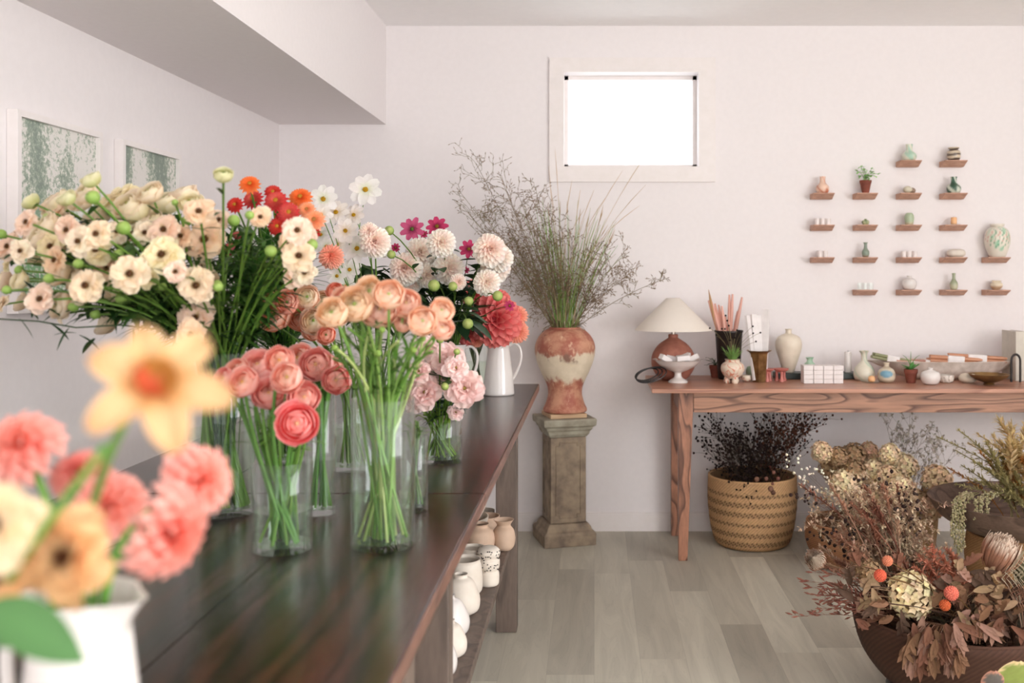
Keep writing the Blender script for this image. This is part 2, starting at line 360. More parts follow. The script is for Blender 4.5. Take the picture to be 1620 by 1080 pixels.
    def build(s, name, m, parent=None, loc=(0, 0, 0), smooth=True, bev=0, sharp=True):
        o = bpy.data.objects.new(name, s.mesh(name, m, smooth)); C.objects.link(o); o.location = loc
        if parent: o.parent = parent
        if bev:
            b = o.modifiers.new('bevel', 'BEVEL'); b.width = bev; b.segments = 2; b.limit_method = 'ANGLE'
        if smooth and sharp: o.data.set_sharp_from_angle(angle=math.radians(50))
        return o
def tag(o, label=None, cat=None, group=None, kind=None):
    for k, v in (('label', label), ('category', cat), ('group', group), ('kind', kind)):
        if v: o[k] = v
    return o
def thing(name, loc, label, cat, group=None, rz=0):
    o = bpy.data.objects.new(name, None); C.objects.link(o); o.location = loc; o.rotation_euler = (0, 0, rz); o.empty_display_size = .02
    return tag(o, label, cat, group)
def inst(name, me, parent=None, loc=(0, 0, 0), rot=None, s=1):
    o = bpy.data.objects.new(name, me); C.objects.link(o); o.location = loc
    if parent: o.parent = parent
    if rot is not None: o.rotation_mode = 'QUATERNION'; o.rotation_quaternion = rot
    o.scale = (s, s, s); return o
def mix(a, b, t): t = max(0, min(1, t)); return tuple(a[i]+(b[i]-a[i])*t for i in range(3))
def vary(c, k=.08):
    q = 1+R(-k, k); return tuple(max(0, v*q*(1+R(-k, k)*.3)) for v in c)
def smooth_prof(p, n=4):
    """Catmull-Rom through (r, z) points"""
    out = []
    for i in range(len(p)-1):
        a, b, c, d = p[max(i-1, 0)], p[i], p[i+1], p[min(i+2, len(p)-1)]
        for k in range(n):
            t = k/n; out.append(tuple(max(0, .5*((2*b[j])+(-a[j]+c[j])*t+(2*a[j]-5*b[j]+4*c[j]-d[j])*t*t+(-a[j]+3*b[j]-3*c[j]+d[j])*t**3)) if j == 0 else
                             .5*((2*b[j])+(-a[j]+c[j])*t+(2*a[j]-5*b[j]+4*c[j]-d[j])*t*t+(-a[j]+3*b[j]-3*c[j]+d[j])*t**3) for j in (0, 1)))
    return out+[p[-1]]
def vessel(p, wall=.004, n=4):
    """closed hollow profile from an outside profile"""
    q = smooth_prof(p, n) if n > 1 else list(p)
    inner = [(max(0, r-wall), max(z, q[0][1]+wall)) for r, z in q[::-1]]
    inner = [t for t in inner if t[0] > 0]
    return [(0, q[0][1])]+q+inner+[(0, q[0][1]+wall)]

# ------------------------------------------------------------------ the room
RX, BY = 4.0, -2.6
def struct(name, mb, m, **k): return tag(mb.build(name, m, **k), kind='structure')
struct('floor', MB().box((LX-.12, BY-.12, -.1), (RX+.12, WY+.15, 0)), M_floor, smooth=False)
struct('ceiling', MB().box((LX-.12, BY-.12, CZ), (RX+.12, WY+.15, CZ+.12)), M_ceil, smooth=False)
struct('ceiling_soffit', MB().box((LX, BY, 2.051), (-1.051, WY, CZ)), M_wall, smooth=False)
wx0, wx1, wz0, wz1 = -.153, .527, 1.838, 2.313
b = MB().box((LX-.12, WY, 0), (wx0, WY+.15, CZ)).box((wx1, WY, 0), (RX+.12, WY+.15, CZ)).box((wx0, WY, 0), (wx1, WY+.15, wz0)).box((wx0, WY, wz1), (wx1, WY+.15, CZ))
struct('wall_back', b, M_wall, smooth=False)
struct('wall_left', MB().box((LX-.12, BY, 0), (LX, WY, CZ)), M_wall, smooth=False)
b = MB().box((RX, BY, 0), (RX+.12, -2.4, CZ)).box((RX, 1.2, 0), (RX+.12, WY, CZ)).box((RX, -2.4, 0), (RX+.12, 1.2, .6)).box((RX, -2.4, 2.4), (RX+.12, 1.2, CZ))
struct('wall_right', b, M_wall, smooth=False)
b = MB().box((LX-.12, BY-.12, 0), (-1.35, BY, CZ)).box((2.55, BY-.12, 0), (RX+.12, BY, CZ)).box((-1.35, BY-.12, 0), (2.55, BY, .45)).box((-1.35, BY-.12, 2.45), (2.55, BY, CZ))
struct('wall_front', b, M_wall, smooth=False)
struct('baseboard_back', MB().box((LX, WY-.012, 0), (RX, WY, .084)).box((LX, WY-.008, .084), (RX, WY, .094)), M_trim, smooth=False)
struct('baseboard_left', MB().box((LX, BY, 0), (LX+.012, WY-.012, .09)), M_trim, smooth=False)
# small high window in the back wall
win = thing('window_1', (.19, WY, wz0), None, None); win['kind'] = 'structure'
o0 = Vector((.19, WY, wz0)); fx0, fx1, fz0, fz1 = -.226, .611, 1.76, 2.386
def rel(a): return Vector(a)-o0
b = MB()
for a, c in (((fx0, WY-.016, fz0), (wx0, WY, fz1)), ((wx1, WY-.016, fz0), (fx1, WY, fz1)), ((wx0, WY-.016, fz0), (wx1, WY, wz0)), ((wx0, WY-.016, wz1), (wx1, WY, fz1))): b.box(rel(a), rel(c))
b.build('window_casing', M_trim, win, smooth=False)
b = MB()
for a, c in (((wx0, WY+.09, wz0), (wx0+.02, WY+.13, wz1)), ((wx1-.02, WY+.09, wz0), (wx1, WY+.13, wz1)), ((wx0, WY+.09, wz0), (wx1, WY+.13, wz0+.02)), ((wx0, WY+.09, wz1-.02), (wx1, WY+.13, wz1))): b.box(rel(a), rel(c))
b.build('window_sash', M_trim, win, smooth=False)
MB().box(rel((wx0+.02, WY+.105, wz0+.02)), rel((wx1-.02, WY+.111, wz1-.02))).build('window_pane', M_pane, win, smooth=False)
for nm, x0, x1, y0, y1, z0, z1 in (('window_2', -1.35, 2.55, BY-.09, BY-.03, .45, 2.45), ('window_3', RX+.03, RX+.09, -2.4, 1.2, .6, 2.4)):
    b = MB(); t = .06
    b.box((x0, y0, z0), (x1, y1, z0+t)).box((x0, y0, z1-t), (x1, y1, z1))
    if nm == 'window_2':
        for k in range(4): xx = x0+(x1-x0-t)*k/3; b.box((xx, y0, z0), (xx+t, y1, z1))
    else:
        for k in range(4): yy = y0+(y1-y0-t)*k/3; b.box((x0, yy, z0), (x1, yy+t, z1))
    struct(nm, b, M_trim, smooth=False)

# ------------------------------------------------------------------ framed prints on the left wall
for i, (y0, y1, lab) in enumerate(((2.694, 3.16, 'white framed woodland print on the left wall, nearer the camera'), (3.297, 3.76, 'white framed woodland print on the left wall, nearer the corner'))):
    z0, z1 = 1.19, 1.745; t = thing('framed_print', (LX, (y0+y1)/2, z0), lab, 'picture', 'framed prints on the left wall')
    h = (y1-y0)/2; H_ = z1-z0; bd = .018; D = .032
    b = MB().box((.001, -h, 0), (D, -h+bd, H_)).box((.001, h-bd, 0), (D, h, H_)).box((.001, -h+bd, 0), (D, h-bd, bd)).box((.001, -h+bd, H_-bd), (D, h-bd, H_))
    b.build('frame', M_trim, t, smooth=False)
    MB().box((.012, -h+bd, bd), (.018, h-bd, H_-bd)).build('print', print_mat('woodland_print_%d' % i, 3.3+i*1.7), t, smooth=False)
    MB().box((.002, -h+bd, bd), (.010, h-bd, H_-bd)).build('backing_board', M_trim, t, smooth=False)

# ------------------------------------------------------------------ long dark display table on the left
T = thing('display_table', (-.72, 2.3, 0), 'long dark stained wooden table running along the left side, covered in flowers', 'table')
tx0, tx1 = -1.2+.72, -.2515+.72
for y0, y1 in ((-.35, 2.258), (2.264, 4.5)):
    b = MB()
    nb = 3
    for k in range(nb):
        xa = tx0+(tx1-tx0)*k/nb+(.0006 if k else 0); xb = tx0+(tx1-tx0)*(k+1)/nb
        b.box((xa, y0-2.3, TZ-.03), (xb, y1-2.3, TZ))
    b.box((tx1, y0-2.3, TZ-.03), (tx1+.0035, y1-2.3, TZ-.0015)); b.ms[-6:] = [1]*6
    b.build('tabletop', [M_dark, M_edge], T, smooth=False, bev=.0015)
for x in (-.281, -1.17):
    for (y0, y1, wd) in ((1.475, 1.564, .037), (1.924, 1.985, .075), (3.60, 3.676, .075), (.1, .16, .075)):
        xx = (x-wd, x) if x > -1 else (x, x+wd)
        MB().box((xx[0]+.72, y0-2.3, 0), (xx[1]+.72, y1-2.3, TZ-.0305)).build('leg', M_darkleg, T, smooth=False, bev=.003)
MB().box((-1.165+.72, .0-2.3, SZ-.025), (-.285+.72, 3.60-2.3, SZ)).build('lower_shelf', M_darkleg, T, smooth=False, bev=.002)
MB().box((-1.1+.72, 3.62-2.3, .66), (-.36+.72, 3.65-2.3, TZ-.031)).build('apron', M_darkleg, T, smooth=False)

# ------------------------------------------------------------------ side table on the right
T = thing('console_table', (1.35, 4.72, 0), 'reddish brown ash table with tapered legs against the back wall', 'table')
ox, oy = 1.35, 4.72
MB().box((.257-ox, 4.42-oy, RTZ-.019), (2.45-ox, 5.012-oy, RTZ)).build('tabletop', M_ashtop, T, smooth=False, bev=.002)
MB().box((.452-ox, 4.52-oy, .668), (2.33-ox, 4.542-oy, RTZ-.0195)).build('apron', M_ash, T, smooth=False, bev=.001)
MB().box((.452-ox, 4.93-oy, .668), (2.33-ox, 4.95-oy, RTZ-.0195)).build('apron', M_ash, T, smooth=False)
MB().box((.39-ox, 4.572-oy, .668), (.41-ox, 4.9-oy, RTZ-.0195)).build('apron', M_ashz, T, smooth=False)
for sx, y0, y1 in ((1, 4.5, 4.57), (1, 4.9, 4.97), (-1, 4.5, 4.57), (-1, 4.9, 4.97)):
    e = .382 if sx > 0 else 2.4
    def q(z, w): a, c = sorted((e, e+sx*w)); yy = (y0, y0+w) if y0 < 4.6 else (y1-w, y1); return [(a-ox, yy[0]-oy, z), (c-ox, yy[0]-oy, z), (c-ox, yy[1]-oy, z), (a-ox, yy[1]-oy, z)]
    MB().hexa(q(0, .04), q(RTZ-.0195, .068)).build('leg', M_ashz, T, smooth=False, bev=.002)

# ------------------------------------------------------------------ stone pedestal, block and tall urn
PXc, PYc, PR = -.147, 4.848, math.radians(16)
T = thing('stone_pedestal', (PXc, PYc, 0), 'weathered square stone pedestal with a panelled shaft beside the table end', 'pedestal', rz=PR)
def sq(b, prof):                                          # square lathe: (half width, z)
    rings = []
    for h, z in prof: rings.append([b.P((sx*h, sy*h, z)) for sx, sy in ((-1, -1), (1, -1), (1, 1), (-1, 1))])
    b.Fc(rings[0][::-1])
    for a, c in zip(rings, rings[1:]):
        for j in range(4): b.Fc((a[j], a[(j+1) % 4], c[(j+1) % 4], c[j]))
    b.Fc(rings[-1]); return b
sq(MB(), [(.127, 0), (.128, .055), (.122, .066), (.112, .07), (.108, .085), (.098, .1), (.092, .104)]).build('base', M_stone, T, smooth=False, bev=.004)
b = sq(MB(), [(.088, .1045), (.088, .515)])
b.build('shaft', M_stone, T, smooth=False, bev=.005)
for k in range(4):                                        # raised panel outline with notched corners on each face
    Rk = Matrix.Rotation(k*PI/2, 3, 'Z'); b = MB(); hw, z0, z1, nn = .06, .13, .49, .016
    path = [(-hw+nn, z0), (hw-nn, z0), (hw-nn, z0+nn), (hw, z0+nn), (hw, z1-nn), (hw-nn, z1-nn), (hw-nn, z1), (-hw+nn, z1), (-hw+nn, z1-nn), (-hw, z1-nn), (-hw, z0+nn), (-hw+nn, z0+nn), (-hw+nn, z0)]
    for (x0, a0), (x1, a1) in zip(path, path[1:]): b.tube([Rk @ Vector((x0, -.0885, a0)), Rk @ Vector((x1, -.0885, a1))], .0042, 6)
    b.build('panel_moulding', M_stone, T)
sq(MB(), [(.09, .5155), (.094, .522), (.1, .53), (.104, .545), (.112, .553), (.116, .565), (.128, .572), (.13, .6), (.127, .605)]).build('capital', M_stonet, T, smooth=False, bev=.004)
tag(MB().box((-.09, -.09, 0), (.09, .09, .02)).build('wooden_block', M_plank, None, (PXc, PYc, .6055), smooth=False, bev=.002), 'raw pine square block between the pedestal and the tall urn', 'block').rotation_euler = (0, 0, PR+.02)
URN = dict(X=PXc+.005, Y=PYc, z=.626, r=.06, h=.412)
p = [(.09, 0), (.105, .004), (.106, .018), (.1, .03), (.092, .05), (.083, .085), (.085, .12), (.098, .155), (.122, .205), (.14, .255), (.147, .3), (.143, .335), (.125, .37), (.1, .395), (.08, .405), (.076, .412)]
T = tag(MB().lathe(vessel(p, .01, 5), 96).build('tall_urn', M_painted, None, (URN['X'], URN['Y'], URN['z'])), 'tall rust and cream urn on the stone pedestal, holding wild grasses', 'urn')

# ------------------------------------------------------------------ flower bloom prototypes (unit diameter, opening towards +Z)
GREEN = rgb(108, 144, 60); DKG = rgb(42, 72, 34)
def calyx(b, r=.1, z=-.12): b.lathe([(0, z-.1), (r*.5, z-.08), (r, z), (r*.9, z+.08)], 8, c=vary(GREEN))
def m_ranunculus(outer, inner, centre, sz=.8, opened=0):
    b = MB((1, 1, 1)); K = 8; calyx(b, .1, -.34*sz)
    for k in range(K):
        t = k/(K-1); rad = .1+.4*t**.9; npt = 4+int(2*t); ptop = math.radians(12+(50+opened)*t)*R(.92, 1.08); off = R(0, 6)
        lc = mix(inner, outer, t)
        for j in range(npt):
            c = vary(lc, .06)
            b.spetal(rad*R(.93, 1.05), math.radians(150 if t > .5 else 120), ptop*R(.9, 1.15), off+2*PI*j/npt+R(-.1, .1), 1.3*PI/npt, .03+.16*t*R(.4, 1.3), sz,
                     cf=lambda u, v, c=c, t=t: mix(mix(c, (1, .9, .8), -.0), mix(c, (1, .93, .86), .55), max(0, u*1.6-.75)))
    b.ball((0, 0, .1*sz), .07, centre, 8, 5)
    return b.mesh('ranunculus_bloom', M_pet)
def m_butterfly(c0, throat=rgb(214, 190, 120), eye=rgb(92, 58, 34)):
    b = MB((1, 1, 1)); calyx(b, .09, -.1)
    for L, W, t0, n, o in ((.47, .25, .25, 5, 0), (.43, .23, .5, 5, .6), (.32, .17, .75, 4, .2)):
        for j in range(n):
            c = vary(c0, .05)
            b.petal(o+2*PI*j/n+R(-.2, .2), L*R(.85, 1.12), W*R(.85, 1.15), t0+R(-.2, .25), t0-.6+R(-.45, .35), .32, .03, 0, 6, 6, cf=lambda u, v, c=c: mix(mix(throat, c, u*3.2), tuple(min(1, q*1.08) for q in c), u), ruf=.05, point=.45)
    b.lathe([(0, .12), (.035, .125), (.07, .1), (.08, .05), (.06, .02)][::-1], 10, c=eye)
    for j in range(22): a = j*GA; b.ball((.085*math.cos(a), .085*math.sin(a), .08+.02*(j % 3)), .014, rgb(150, 110, 50), 4, 3)
    return b.mesh('butterfly_bloom', M_pet)
def m_dahlia(ci, co, N_=90, W=.085, tip=None, spread=118, cup=.7):
    b = MB((1, 1, 1)); calyx(b, .14, -.16)
    b.ball((0, 0, 0), .16, mix(ci, (0, 0, 0), .15), 10, 6)
    for i in range(N_):
        t = (i+.5)/N_; ph = math.radians(6+spread*t**.6); L = .14+.34*t**.4; c = vary(mix(ci, co, t), .07); e = PI/2-ph
        tp = tip or tuple(min(1, q*1.15+.03) for q in c)
        b.petal(i*GA+R(-.06, .06), L*R(.92, 1.06), W*(.55+.6*t), e+.35, e-.35, cup, .1*math.sin(ph), .1*math.cos(ph), 4, 3, cf=lambda u, v, c=c, tp=tp: mix(c, tp, u*u), point=.55)
    return b.mesh('dahlia_bloom', M_pet)
def m_cosmos(c0, base, eye=rgb(214, 170, 40), n=8, W=.165):
    b = MB((1, 1, 1)); calyx(b, .06, -.06)
    for j in range(n):
        c = vary(c0, .04); b.petal(2*PI*j/n+R(-.08, .08), R(.44, .49), W, .2+R(-.1, .15), -.1+R(-.2, .1), .15, .04, R(-.01, .01), 5, 5, cf=lambda u, v, c=c: mix(base, c, u*2.2), ruf=.008, point=.42)
    b.lathe([(.085, 0), (.08, .04), (.05, .065), (0, .07)], 10, c=eye)
    for j in range(26): a = j*GA; q = .085*math.sqrt(j/26); b.ball((q*math.cos(a), q*math.sin(a), .065), .014, vary(eye, .25), 4, 3)
    return b.mesh('daisy_bloom', M_pet)
def m_straw(co, ci, eye=rgb(206, 150, 50)):
    b = MB((1, 1, 1)); calyx(b, .12, -.14)
    for k in range(7):
        t = k/6; n = 13
        for j in range(n):
            c = vary(mix(ci, co, t), .08); b.petal(2*PI*(j+.5*(k % 2))/n, .2+.26*t, .05+.025*t, 1.35-1.25*t, .75-1.0*t, .35, .05, .02-.06*t, 4, 2, cf=lambda u, v, c=c: c, point=.75)
    b.lathe([(.1, .03), (.1, .12), (.06, .15), (0, .15)], 12, c=eye)
    return b.mesh('strawflower_bloom', M_pet)
def m_lisi(c0, throat):
    b = MB((1, 1, 1)); calyx(b, .08, -.16)
    for k, (L, W, t0, t1) in enumerate(((.5, .27, .7, -.25), (.46, .25, .95, .1), (.4, .2, 1.15, .5), (.3, .15, 1.4, .9))):
        for j in range(5 if k < 3 else 4):
            c = vary(c0, .05); b.petal(2*PI*j/5+k*.5+R(-.2, .2), L*R(.9, 1.08), W, t0, t1+R(-.2, .2), .25, .02, -.12+.03*k, 7, 8, cf=lambda u, v, c=c: mix(throat, c, u*2.4), ruf=.045, point=.42)
    b.ball((0, 0, .02), .06, rgb(190, 176, 96), 6, 4)
    return b.mesh('lisianthus_bloom', M_pet)
def m_bud(c, tip=None):
    b = MB((1, 1, 1)); tip = tip or mix(c, (1, 1, .8), .25)
    for k in range(3):
        for j in range(5): cc = vary(c, .1); b.spetal(.5-.09*k, math.radians(160), math.radians(22+k*3), 2*PI*j/5+k, .8, -.1, 1.0, 5, 3, cf=lambda u, v, cc=cc: mix(cc, tip, u*u))
    b.ball((0, 0, .02), .4, tip, 10, 8, 1.05)
    b.lathe([(0, -.62), (.1, -.58), (.2, -.45), (.1, -.35)], 8, c=GREEN)
    return b.mesh('flower_bud', M_leaf)
def m_narc():
    b = MB((1, 1, 1)); c0 = rgb(236, 192, 142)
    for j in range(6):
        c = vary(c0, .05); b.petal(2*PI*j/6+R(-.2, .2), R(.42, .56), R(.13, .17), (.5 if j % 2 else .15)+R(-.2, .4), -.6+R(-.5, .5), .35, .03, 0, 8, 6, cf=lambda u, v, c=c: mix(rgb(206, 150, 70), c, u*2.2), ruf=.04, point=.55)
    b.lathe([(.05, 0), (.1, .05), (.13, .12), (.15, .16), (.12, .12), (.08, .06), (0, .03)], 14, cf=lambda a, z, k: mix(rgb(170, 110, 50), rgb(214, 96, 60) if math.cos(a) > -.2 else rgb(190, 130, 60), k/5), rf=lambda a, z, k: 1+.1*math.sin(a*6))
    return b.mesh('trumpet_bloom', M_pet)
PK = {}
PK['cream'] = [m_butterfly(c) for c in (rgb(251, 232, 204), rgb(250, 224, 204), rgb(250, 236, 214), rgb(248, 236, 200), rgb(250, 226, 208), rgb(246, 220, 192))]
PK['creamball'] = [m_ranunculus(c, rgb(240, 232, 190), rgb(190, 190, 100), .85, 14) for c in (rgb(248, 230, 200), rgb(243, 222, 190), rgb(244, 234, 192))]
PK['greenbud'] = [m_ranunculus(rgb(222, 222, 160), rgb(214, 220, 140), rgb(160, 186, 90), .9, 6), m_bud(rgb(140, 178, 84), rgb(168, 194, 104))]
PK['orange'] = [m_ranunculus(*c) for c in ((rgb(255, 214, 180), rgb(253, 216, 188), rgb(200, 206, 130)), (rgb(254, 200, 172), rgb(254, 214, 190), rgb(232, 200, 150)), (rgb(250, 210, 168), rgb(240, 224, 170), rgb(186, 204, 120)))]
PK['deep'] = [m_ranunculus(*c) for c in ((rgb(252, 176, 134), rgb(252, 190, 146), rgb(180, 190, 90)), (rgb(248, 152, 116), rgb(250, 176, 134), rgb(120, 150, 60)), (rgb(250, 214, 186), rgb(236, 228, 176), rgb(150, 180, 80)))]
PK['pink'] = [m_ranunculus(*c) for c in ((rgb(254, 174, 160), rgb(254, 200, 160), rgb(244, 190, 120)), (rgb(252, 162, 156), rgb(253, 188, 164), rgb(246, 200, 150)), (rgb(254, 186, 170), rgb(254, 206, 172), rgb(232, 200, 130)))]
PK['hot'] = [m_ranunculus(rgb(250, 96, 106), rgb(254, 140, 130), rgb(250, 190, 150), .8, 18)]
PK['cosmos'] = [m_cosmos(rgb(246, 242, 238), rgb(232, 234, 212)), m_cosmos(rgb(248, 240, 234), rgb(240, 226, 206))]
PK['mag'] = [m_cosmos(rgb(206, 66, 112), rgb(140, 28, 66), rgb(170, 130, 50), 8, .13)]
PK['pinkcos'] = [m_cosmos(rgb(214, 96, 138), rgb(160, 52, 92), rgb(120, 140, 70), 8, .13)]
PK['redstraw'] = [m_straw(rgb(206, 48, 50), rgb(222, 80, 60)), m_straw(rgb(216, 62, 66), rgb(230, 110, 96))]
PK['orstraw'] = [m_straw(rgb(246, 140, 78), rgb(240, 120, 50)), m_straw(rgb(250, 180, 140), rgb(246, 170, 120), rgb(190, 130, 70))]
PK['blush'] = [m_dahlia(c, d, 100, .12, None, 128, .8) for c, d in ((rgb(252, 224, 212), rgb(253, 240, 234)), (rgb(252, 230, 218), rgb(253, 242, 236)))]
PK['coral'] = [m_dahlia(rgb(226, 84, 98), rgb(240, 112, 116), 84, .13, rgb(250, 158, 150), 125, .9)]
PK['peachd'] = [m_dahlia(rgb(248, 166, 140), rgb(252, 186, 166), 96, .075)]
PK['salmon'] = [m_dahlia(c, rgb(250, 168, 156), 84, .095, rgb(255, 206, 196), 128, 1.1) for c in (rgb(248, 146, 120), rgb(246, 134, 126))]
PK['lisi'] = [m_lisi(rgb(252, 226, 222), rgb(226, 166, 160)), m_lisi(rgb(253, 232, 228), rgb(232, 190, 176))]
PK['apricot'] = [m_butterfly(rgb(240, 200, 150), rgb(150, 92, 60), rgb(84, 40, 30))]
PK['creamfg'] = [m_butterfly(rgb(250, 228, 194), rgb(214, 176, 110), rgb(96, 44, 30))]
PK['narc'] = [m_narc()]
PK['darkbud'] = [m_bud(rgb(150, 50, 66), rgb(206, 90, 96))]
PK['bud'] = [m_bud(rgb(120, 164, 66), rgb(190, 200, 120))]

# ------------------------------------------------------------------ vases
def glass_vase(px, py, rpx, ytop, label, water=.45, name='glass_vase', Y=None):
    p = onp(px, py, TZ) if Y is None else Vector(((px-PX)*Y/F, Y, TZ))
    k = F/p.y; r = rpx/k; h = EYE-(ytop-PY)/k-TZ
    t = thing(name, (p.x, p.y, TZ+.0005), label, 'vase')
    MB().lathe([(0, 0), (r*.96, 0), (r, .004), (r, h-.002), (r-.0012, h), (r-.0028, h-.002), (r-.0028, .012), (0, .012)], 48).build('glass_body', M_glass, t)
    wz = .013+(h-.013)*water
    MB().lathe([(0, .0125), (r-.0035, .0125), (r-.0035, wz), (0, wz)], 48).build('water', M_water, t)
    return dict(X=p.x, Y=p.y, z=TZ+.014, r=r-.004, h=h-.014)
def bezier(a, b, c, n):
    return [a*(1-t)**2+b*2*t*(1-t)+c*t*t for t in (i/n for i in range(n+1))]
def stem_path(v, P2, k=.5):
    c = Vector((v['X'], v['Y'], 0)); d = P2-Vector((v['X'], v['Y'], v['z']+v['h'])); h2 = Vector((d.x, d.y, 0))
    hl = h2.length; u = h2/hl if hl > 1e-4 else Vector((1, 0, 0))
    q = min(.9, .25+hl/(v['r']*2)); ja = R(0, 6.28); jr = R(.1, .8)*v['r']; jit = Vector((math.cos(ja), math.sin(ja), 0))*jr
    P1 = c+u*v['r']*q*R(.5, 1)+jit*.5; P1.z = v['z']+v['h']
    P0 = c-u*v['r']*q*R(-.1, .7)+Vector((math.cos(ja+2.2), math.sin(ja+2.2), 0))*jr*1.1
    for P in (P0, P1):
        o = Vector((P.x-c.x, P.y-c.y, 0)); m = v['r']*.82
        if o.length > m: o = o*(m/o.length); P.x, P.y = c.x+o.x, c.y+o.y
    P0.z = v['z']+.002
    up = (P1-P0).normalized(); seg = (P2-P1).length
    mid = P1.lerp(P2, .45)+Vector((0, 0, hl*.22)) if hl > .12 else P1+up*seg*k
    pts = [P0.lerp(P1, i/4) for i in range(4)]+bezier(P1, mid, P2, 7)
    return pts, up
VIEW = {}
def flower(name, kind, x, y, dia, v, Y, stem_c=GREEN, sr=.0022, leaves=0, face=.75, leafL=.05, leafW=.006, calyx_c=None, cat='flower', leafc=None, variant=None, up=.25, dirv=None):
    P2 = at(x, y, Y); s = dia*Y/F; me = PK[kind][random.randrange(len(PK[kind])) if variant is None else variant]
    pts, u = stem_path(v, P2)
    tip = (pts[-1]-pts[-2]).normalized()
    side = Vector((P2.x-v['X'], (P2.y-v['Y']), 0)); side = side.normalized()*.5 if side.length > .03 else side
    d = (tip*(1-face)+Vector((0, -1, 0))*face+Vector((0, 0, 1))*up+side*.5+Vector((R(-.2, .2), R(-.1, .1), R(-.2, .2)))).normalized()
    if dirv: d = Vector(dirv).normalized()
    base = pts[0].copy(); t = thing(name, base, None, cat)
    end = P2-d*s*.12; pts[-1] = end
    MB(stem_c).tube([q-base for q in pts], [sr*1.1]*4+[sr]*(len(pts)-4), 6, vary(stem_c, .12)).build('stem', M_leaf, t)
    inst('bloom', me, t, P2-base, d.to_track_quat('Z', 'Y') @ Quaternion((0, 0, 1), R(0, 6.28)), s)
    if leaves:
        b = MB(stem_c); n = len(pts)
        for i in range(leaves):
            f = R(.42, .93)*(n-1); k = int(f); q = pts[k].lerp(pts[min(k+1, n-1)], f-k)-base
            a = R(0, 6.28); dd = Vector((math.cos(a), math.sin(a), R(-.2, .8)))
            L = leafL*R(.6, 1.3); c = vary(leafc or mix(DKG, GREEN, R(0, .7)), .15)
            b.leaf(q, dd, L, leafW*R(.7, 1.3), c, R(0, .4))
        b.build('leaves', M_leaf, t)
    t['_px'] = x; t['_py'] = y
    return t
ORD = ['leftmost', 'second from the left', 'third from the left', 'fourth from the left', 'fifth from the left', 'sixth from the left', 'seventh from the left', 'eighth from the left', 'ninth from the left', 'tenth from the left', 'eleventh from the left', 'twelfth from the left', 'thirteenth from the left', 'fourteenth from the left']
NUM = {2: 'two', 3: 'three', 4: 'four', 5: 'five', 6: 'six', 7: 'seven', 8: 'eight', 9: 'nine', 10: 'ten', 11: 'eleven', 12: 'twelve', 13: 'thirteen', 14: 'fourteen'}
def label_all(objs, plural, where, group, rest=None, key='_px'):
    objs = sorted(objs, key=lambda o: o[key])
    n = len(objs)
    for i, o in enumerate(objs):
        o['group'] = group
        if n == 1: o['label'] = 'the only '+plural+' '+where
        elif n <= 14: o['label'] = (ORD[i] if i < n-1 else 'rightmost')+' of the '+NUM[n]+' '+plural+' '+where
        elif i < 5: o['label'] = ORD[i]+' of the '+plural+' '+where
        elif i >= n-5: o['label'] = ['rightmost', 'second from the right', 'third from the right', 'fourth from the right', 'fifth from the right'][n-1-i]+' of the '+plural+' '+where
        else: o['label'] = rest
    if n > 14:
        mid = sorted(objs[5:n-5], key=lambda o: o['_py'])
        if len(mid) > 8:
            mid[0]['label'] = 'highest of the '+plural+' '+where; mid[-1]['label'] = 'lowest of the '+plural+' '+where
V1 = glass_vase(447, 868, 46, 728, 'short clear glass vase of coral pink ranunculus nearest the camera on the left', .4)
V2 = glass_vase(606, 862, 50, 630, 'tall clear glass cylinder of peach ranunculus nearest the table edge', .3)
V3 = glass_vase(507, 812, 24, 632, 'slim glass cylinder standing behind the short vase of coral pink ranunculus', .45)
V4 = glass_vase(352, 810, 52, 556, 'large tall glass cylinder on the left holding cream and green bouquet', .5)
V5 = glass_vase(556, 742, 30, 612, 'glass vase of orange ranunculus standing behind the tall glass cylinder', .5)
V6 = glass_vase(655, 808, 22, 690, 'small clear glass vase tucked right behind the tall glass cylinder', .4)
V7 = glass_vase(697, 730, 34, 664, 'wide low glass vase of blush lisianthus near the table edge', .5)
V8 = glass_vase(448, 730, 34, 570, 'glass vase of strawflowers hidden behind the coral pink flowers', .5)
V9 = glass_vase(600, 690, 32, 580, 'glass vase of white cosmos standing at the back of the table', .5)
V10 = glass_vase(752, 618, 20, 545, 'glass vase of tangled stems standing left of the white pitcher', .6)

def pitcher(p, h, r, label, rz=0, name='pitcher'):
    t = thing(name, p, label, 'pitcher', rz=rz); k = r
    prof = [(k*.96, 0), (k, .004), (k*1.0, h*.06), (k*.93, h*.3), (k*.8, h*.6), (k*.7, h*.82), (k*.68, h*.9), (k*.74, h*.97), (k*.78, h)]
    def rf(a, z, i):
        s = max(0, z/h-.86)/.14; c = math.cos(a-PI)
        return 1+(.45*max(0, c)**14)*min(1, s)
    MB().lathe(vessel(prof, .003, 4), 64, rf=rf).build('pitcher_body', M_white, t)
    hp = [(k*.68, 0, h*.93), (k*1.0, 0, h*.985), (k*1.38, 0, h*.9), (k*1.5, 0, h*.72), (k*1.3, 0, h*.5), (k*.98, 0, h*.32), (k*.86, 0, h*.27)]
    q = [Vector(a) for a in hp]; pts = []
    for i in range(len(q)-1): pts += [q[i].lerp(q[i+1], j/3) for j in range(3)]
    for _ in range(3): pts = [pts[0]]+[(pts[i-1]+pts[i]*2+pts[i+1])/4 for i in range(1, len(pts)-1)]+[pts[-1]]
    MB().tube(pts, .0055, 10).build('handle', M_white, t)
    return dict(X=p[0], Y=p[1], z=p[2]+.006, r=k*.62, h=h-.006)
